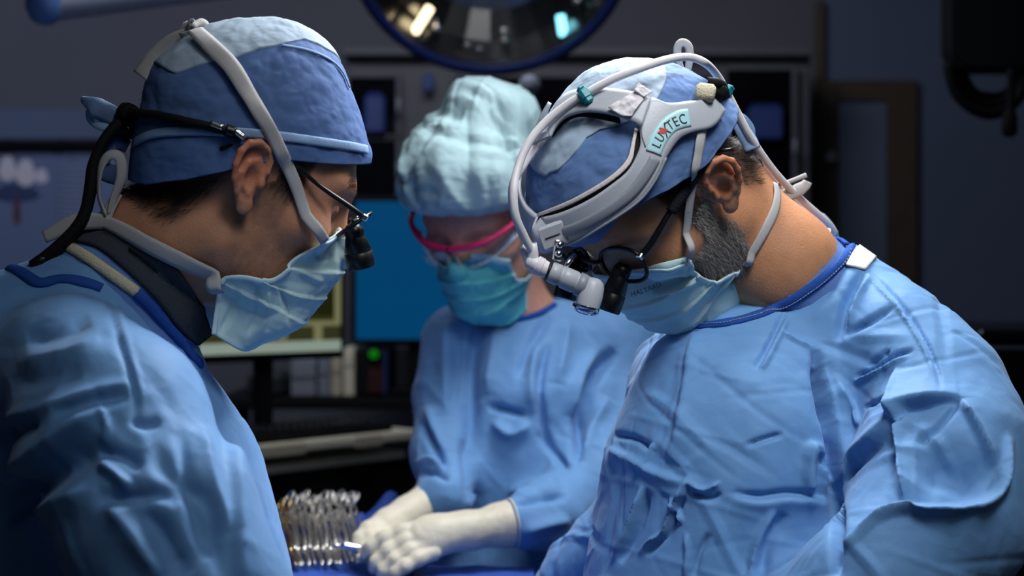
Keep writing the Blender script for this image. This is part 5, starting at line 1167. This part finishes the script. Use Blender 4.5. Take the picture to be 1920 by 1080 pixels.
mk('jacket_collar', *gpanel(both2, [(150, 424), (205, 424), (262, 447), (310, 478), (352, 528), (384, 585), (399, 628)], [(128, 452), (186, 468), (240, 512), (290, 560), (322, 602), (350, 634), (374, 648)], .004, .004, 60, 10), M['collar'], A.o)
mk('neckline_trim', *ribbon_on(both, [(128, 462), (165, 484), (205, 512), (256, 548)], .010, .002, .003, 30), M['cream'], sct)
for tr in ([(-20, 500), (20, 503), (45, 515), (75, 532), (116, 524), (165, 532), (190, 542)], [(255, 549), (280, 572), (308, 604), (340, 640), (358, 664), (376, 682)]):
    mk('neck_binding', *ribbon_on(both, tr, .0105, .002, .003, 50), M['binding'], A.gown)
A = NS
both = bvh(np.vstack([GV_N, A.Vw]), np.vstack([GQ_N, A.Q+len(GV_N)]))
mk('neck_binding', *ribbon_on(both, [(905, 594), (940, 600), (975, 598), (1010, 588), (1040, 572)], .009, .003, .003, 40), M['binding'], A.gown)

# ============================================================ gloved hands
def S3(px, py, d, rpx): return (P(px, py, d), rpx*d/F)
def glove(chains, lo, hi, parent, cuff, name='glove', h=.0013, flats=()):
    def sdf(p):
        d = None
        for pts, k in chains:
            e = chain(p, [c for c, r in pts], [r for c, r in pts], .008); d = e if d is None else smin(d, e, k)
        c0, c1 = chains[0][0][0][0], chains[0][0][1][0]; ax = nz(c1-c0)          # open end of the cuff
        return smax(d, -((p-np.float32(c0+ax*.004))@np.float32(ax)), .004)
    V, Q = nets(sdf, lo, hi, h); V = smooth(V, Q, 2, .4); N_ = vnormals(V, Q)
    V = V+N_*(.0005*crumple(V*[1, 1, 1], .014)+.0006*crumple(V+3.3, .035))[:, None]
    o = mk(name, V, Q, M['glove'], parent)
    mk('cuff_bead', *tube(cuff, .0016, 8, closed=True), M['glove'], o); return o
def ringpts(c, ax, r, n=32): a = nz(ax); u = nz(np.cross(a, (0, 0, 1))); v = np.cross(a, u); t = np.linspace(0, 2*np.pi, n, endpoint=False); return np.array(c)+r*(np.cos(t)[:, None]*u+np.sin(t)[:, None]*v)
# her left hand, in front, pointing to lower left
fore = [S3(964, 980, 1.891, 46), S3(935, 985, 1.885, 40), S3(886, 994, 1.865, 32)]
palm = [S3(880, 995, 1.862, 30), S3(825, 1000, 1.845, 29), S3(785, 1004, 1.835, 23)]
ch = [(fore, .02), (palm, .02), ([S3(860, 1004, 1.852, 22), S3(810, 1024, 1.832, 20), S3(782, 1034, 1.824, 16)], .018), ([S3(860, 990, 1.862, 22), S3(800, 986, 1.848, 18)], .018),
  ([S3(800, 988, 1.845, 19), S3(756, 998, 1.836, 15.5), S3(722, 1010, 1.832, 14), S3(696, 1026, 1.830, 12.5), S3(684, 1040, 1.832, 10)], .002),
  ([S3(800, 1004, 1.836, 19), S3(760, 1016, 1.826, 15.5), S3(728, 1034, 1.820, 14), S3(706, 1054, 1.818, 12.5), S3(700, 1066, 1.820, 10)], .002),
  ([S3(804, 1022, 1.828, 18), S3(768, 1034, 1.816, 14.5), S3(740, 1052, 1.809, 13), S3(720, 1070, 1.807, 11.5), S3(714, 1080, 1.81, 9.5)], .002),
  ([S3(812, 1036, 1.822, 16), S3(784, 1048, 1.808, 12.5), S3(760, 1062, 1.800, 11.5), S3(742, 1074, 1.799, 10), S3(734, 1082, 1.802, 8.5)], .002),
  ([S3(850, 992, 1.875, 20), S3(800, 985, 1.872, 16), S3(752, 996, 1.868, 13.5), S3(716, 1010, 1.862, 12.5), S3(698, 1022, 1.858, 11)], .005)]
glove(ch, P(660, 1110, 1.78)*[1, 0, 1]+[0, 1.76, 0], P(1035, 920, 1.95)*[1, 0, 1]+[0, 1.95, 0], NS.o, ringpts(P(961, 980.5, 1.8903), P(935, 985, 1.885)-P(964, 980, 1.891), .0322))
# her right hand, behind, gripping the instrument
fore = [S3(832, 938, 1.965, 40), S3(802, 942, 1.955, 34), S3(766, 962, 1.93, 28)]
ch = [(fore, .02), ([S3(770, 960, 1.93, 26), S3(728, 980, 1.905, 27), S3(706, 990, 1.89, 22)], .02), ([S3(760, 972, 1.92, 20), S3(730, 1000, 1.895, 18)], .016),
  ([S3(716, 982, 1.895, 17), S3(690, 992, 1.878, 14), S3(674, 1010, 1.866, 12), S3(668, 1028, 1.858, 10.5)], .003),
  ([S3(716, 994, 1.885, 16), S3(694, 1008, 1.868, 13.5), S3(682, 1028, 1.858, 12), S3(684, 1044, 1.858, 10.5)], .003),
  ([S3(722, 1004, 1.88, 15), S3(702, 1022, 1.862, 13), S3(694, 1042, 1.856, 11.5), S3(700, 1054, 1.86, 10)], .003),
  ([S3(730, 1012, 1.88, 13), S3(714, 1032, 1.866, 11.5), S3(708, 1050, 1.862, 10), S3(714, 1058, 1.866, 9)], .003),
  ([S3(748, 985, 1.90, 17), S3(716, 1016, 1.872, 13.5), S3(692, 1040, 1.85, 11.5), S3(676, 1046, 1.842, 9.5)], .004)]
glove(ch, P(640, 1090, 1.82)*[1, 0, 1]+[0, 1.82, 0], P(885, 880, 2.02)*[1, 0, 1]+[0, 2.03, 0], NS.o, ringpts(P(829, 938.5, 1.964), P(802, 942, 1.955)-P(832, 938, 1.965), .0292))
hd = thing('surgical_tool', 'short bright steel tool gripped in the gloved fingers', 'surgical tool', tuple(P(660, 1030, 1.845)))
a, b = P(638, 1021, 1.845), P(690, 1031, 1.85); ax = b-a
mk('shaft', *lathe([(0, 0), (.0045, .001), (.0055, .006), (.0048, np.linalg.norm(ax)*.6), (.0048, np.linalg.norm(ax)), (0, np.linalg.norm(ax)+.001)], a, ax, 16), M['chrome'], hd)
mk('tip', *tube([a, a-nz(ax)*.010+[0, -.004, -.004]], [.0035, .0012], 10), M['chrome'], hd)
# other gloved hands (below the frame): simple but complete
def far_hand(parent, wrist, knuck, side):
    w0, k0 = np.array(wrist), np.array(knuck); a = nz(k0-w0); s_ = nz(np.cross(a, (0, 0, 1)))*side; dn_ = np.array([0, 0, -1.])
    ch = [([(w0-a*.06, .034), (w0, .026)], .02), ([(w0, .025), (k0-a*.02, .022)], .02), ([(w0+s_*.012, .018), (k0+s_*.026, .014)], .016), ([(w0-s_*.012, .018), (k0-s_*.026, .013)], .016)]
    for i, (o_, l) in enumerate(((.030, .070), (.010, .080), (-.010, .075), (-.029, .058))):
        b0 = k0+s_*o_-a*.012; ch.append(([(b0, .0115), (b0+a*l*.45+dn_*.004, .0098), (b0+a*l*.75+dn_*.018, .009), (b0+a*l*.85+dn_*.034, .0075)], .003))
    ch.append(([(w0+s_*.022+a*.02, .014), (w0+s_*.045+a*.05+dn_*.01, .0115), (w0+s_*.045+a*.082+dn_*.022, .009)], .005))
    q = np.array([c for pts, _ in ch for c, r in pts]); glove(ch, q.min(0)-.05, q.max(0)+.05, parent, ringpts(w0-a*.055, a, .034), h=.0025)
far_hand(RS.o, P(1000, 1185, 1.63), P(940, 1215, 1.64), 1); far_hand(RS.o, P(1380, 1215, 1.285), P(1290, 1240, 1.31), -1)
far_hand(LS.o, P(640, 1296, 1.21), P(740, 1310, 1.26), 1)

# ============================================================ draped tables
ZT = 1.078
def draped(name, label, x0, x1, y0, y1, bump=None, drop=.5, n=90):
    xs = np.linspace(x0-.035, x1+.035, n); ys = np.linspace(y0-.035, y1+.035, n); Xg, Yg = np.meshgrid(xs, ys, indexing='ij')
    ex = np.maximum(np.maximum(x0-Xg, Xg-x1), np.maximum(y0-Yg, Yg-y1)); dz = -drop*np.clip(ex/.035, 0, 1)**.7
    p = np.stack([np.clip(Xg, x0-.02, x1+.02), np.clip(Yg, y0-.02, y1+.02), ZT+dz+0*Xg], -1); q = p.reshape(-1, 3)
    wv = (.004*crumple(q*[1, 1, .3], .11)+.0015*crumple(q, .05)).reshape(Xg.shape); p[..., 2] += wv+.001
    if bump is not None: p[..., 2] += bump(Xg, Yg)
    V, Fs = slab(p, np.tile([0, 0, 1.], (*Xg.shape, 1)), .002); return mk(name, V, Fs, M['drape'])
def bump(Xg, Yg):
    c = P(708, 965, 2.08); z = .062*np.exp(-(((Xg-c[0]-.015)/.03)**2+((Yg-c[1]-.06)/.06)**2))+.036*np.exp(-(((Xg-c[0]+.05)/.06)**2+((Yg-c[1])/.06)**2)); return z
tb = thing('instrument_table', 'steel instrument table under the blue drape at the left of the nurse', 'table', (-.36, 1.96, 0))
mk('tabletop', *box((-.36, 1.96, ZT-.018), (.40, .58, .03), b=.006), M['steel'], tb, smooth_=False)
for x in (-.53, -.19):
    for y in (1.70, 2.22): mk('leg', *tube([(x, y, .04), (x, y, ZT-.03)], .014, 10), M['steel'], tb); mk('caster', *lathe([(0, -.012), (.034, -.011), (.036, 0), (.034, .011), (0, .012)], (x, y, .037), (1, 0, 0), 16), M['black'], tb)
tag(draped('instrument_drape', '', -.57, -.155, 1.66, 2.27, bump), 'rumpled blue drape under the row of steel instruments', 'drape')
ot = thing('operating_table', 'operating table under the blue drape between the surgeons', 'table', (-.04, 1.4, 0))
mk('table_pad', *box((-.04, 1.38, ZT-.05), (.15, 1.0, .09), b=.02), M['matt'], ot); mk('pedestal', *box((-.04, 1.5, .5), (.14, .3, .96), b=.02), M['dgrey'], ot, smooth_=False); mk('base', *box((-.04, 1.45, .05), (.16, .8, .1), b=.02), M['dgrey'], ot, smooth_=False)
tag(draped('surgical_drape', '', -.115, .03, .9, 1.90, None, .35), 'blue drape over the operating table below the gloved hands', 'drape')
# ============================================================ clamps standing in a row on a rolled towel
def towel():
    a, b = P(506, 972, 2.03), P(668, 958, 2.05); return tube(cr([a+[-.03, 0, -.022], (a+b)/2+[0, 0, -.024], b+[.012, 0, -.022]], 20), .020, 16)
tag(mk('rolled_towel', *towel(), M['drape']), 'rolled blue towel propping up the ring handles of the clamps', 'towel')
def clamp_shapes(tip, top, up, m, root):
    a = nz(top-tip); L = np.linalg.norm(top-tip); p = nz(up-a*(up@a)); n = np.cross(a, p)
    for s in (1, -1):
        f = lambda u, v, w_=0: tip+a*u+p*v*s+n*w_
        b = MB(); b.add(tube([f(0, -.0006), f(L*.16, -.0016), f(L*.30, 0), f(L*.42, .0030), f(L*.80, .0075), f(L+.011, .0105)], [.0010, .0015, .0024, .0018, .0016, .0016], 6, n=18))
        c = f(L+.020, .0150); t = np.linspace(0, 2*np.pi, 20, endpoint=False); b.add(tube(c+.0105*np.cos(t)[:, None]*a+.0090*np.sin(t)[:, None]*p, .0019, 6, closed=True))
        b.add(box(f(L*.90, .0045), (.004, .008, .003), np.stack([a, p, n], 1)))
        mk('arm', np.vstack(b.V), b.F, m, root)
    mk('pivot_screw', *lathe([(0, -.0038), (.0026, -.0034), (.0026, .0034), (0, .0038)], tip+a*L*.30, n, 8), m, root)
NC = 24; ORD = 'first second third fourth fifth sixth seventh eighth ninth tenth eleventh twelfth thirteenth fourteenth fifteenth sixteenth seventeenth eighteenth nineteenth twentieth twenty-first twenty-second'.split()
for i in range(NC):
    f = i/(NC-1); j = rng.normal(size=3)
    top = P(522+f*136+j[0]*3, 972-f*12-7*((i % 5) == 2)+j[1]*4, 2.01+.012*((i*7) % 3)); bot = P(548+f*152+j[2]*2, 1076-f*26-8*(i % 3)-max(0, f-.75)*90, 1.86)
    z = CZ-(bot[2]*0); bot = np.array([X(546+f*150+j[2]*6, 1.86), 1.86+.02*f-.006*(i % 3), ZT+.010])
    gold = i in (0, 1)
    cl = thing('hemostat_clamp', ('first', 'second')[i]+' gilt-ringed clamp from the left end of the instrument row' if gold else ('rightmost steel clamp in the row, next to the gloved hand' if i == NC-1 else ORD[i-2]+' steel clamp from the left in the leaning instrument row'), 'clamp', tuple(bot), 'gilt clamps at the left end of the row' if gold else 'steel clamps in the instrument row')
    clamp_shapes(bot, top, np.array([.55+.15*j[0], .25, .8]), M['gold'] if gold else M['steel'], cl)
# ============================================================ legs and shoes under the gowns
M['pants'] = mat('scrub_trousers', lin(60, 84, 140), .8); M['shoe'] = mat('shoe_cover', lin(90, 120, 170), .7, crease=30)
for A, c, fw in ((RS, (.24, 1.46), (-.92, -.38)), (LS, (-.38, 1.38), (.94, .34)), (NS, (.045, 2.165), (-.3, -.95))):
    f = np.array([*nz(fw), 0]); s_ = np.array([-f[1], f[0], 0]); b = MB()
    for s in (1, -1): o_ = np.array([*c, 0])+s_*.095*s; b.add(tube([o_+[0, 0, .06], o_+[0, 0, .30], o_+[0, 0, .55], o_+[0, 0, .80]-s_*.02*s], [.055, .06, .075, .09], 16, n=16))
    b.mk('trousers', M['pants'], A.o)
    for s in (1, -1):
        o_ = np.array([*c, 0])+s_*.095*s; V, Q = nets(lambda p: smin(d_cap(p, o_+[0, 0, .05]-f*.03, o_+f*.16+[0, 0, .036], .048, .036), d_cap(p, o_+[0, 0, .06], o_+[0, 0, .10], .050, .055), .04), np.minimum(o_-.15, o_+f*.22-.06)*[1, 1, 0]+[0, 0, .0], np.maximum(o_+.15, o_+f*.22+.06)*[1, 1, 0]+[0, 0, .2], .008)
        mk('shoe', V, Q, M['shoe'], A.o)
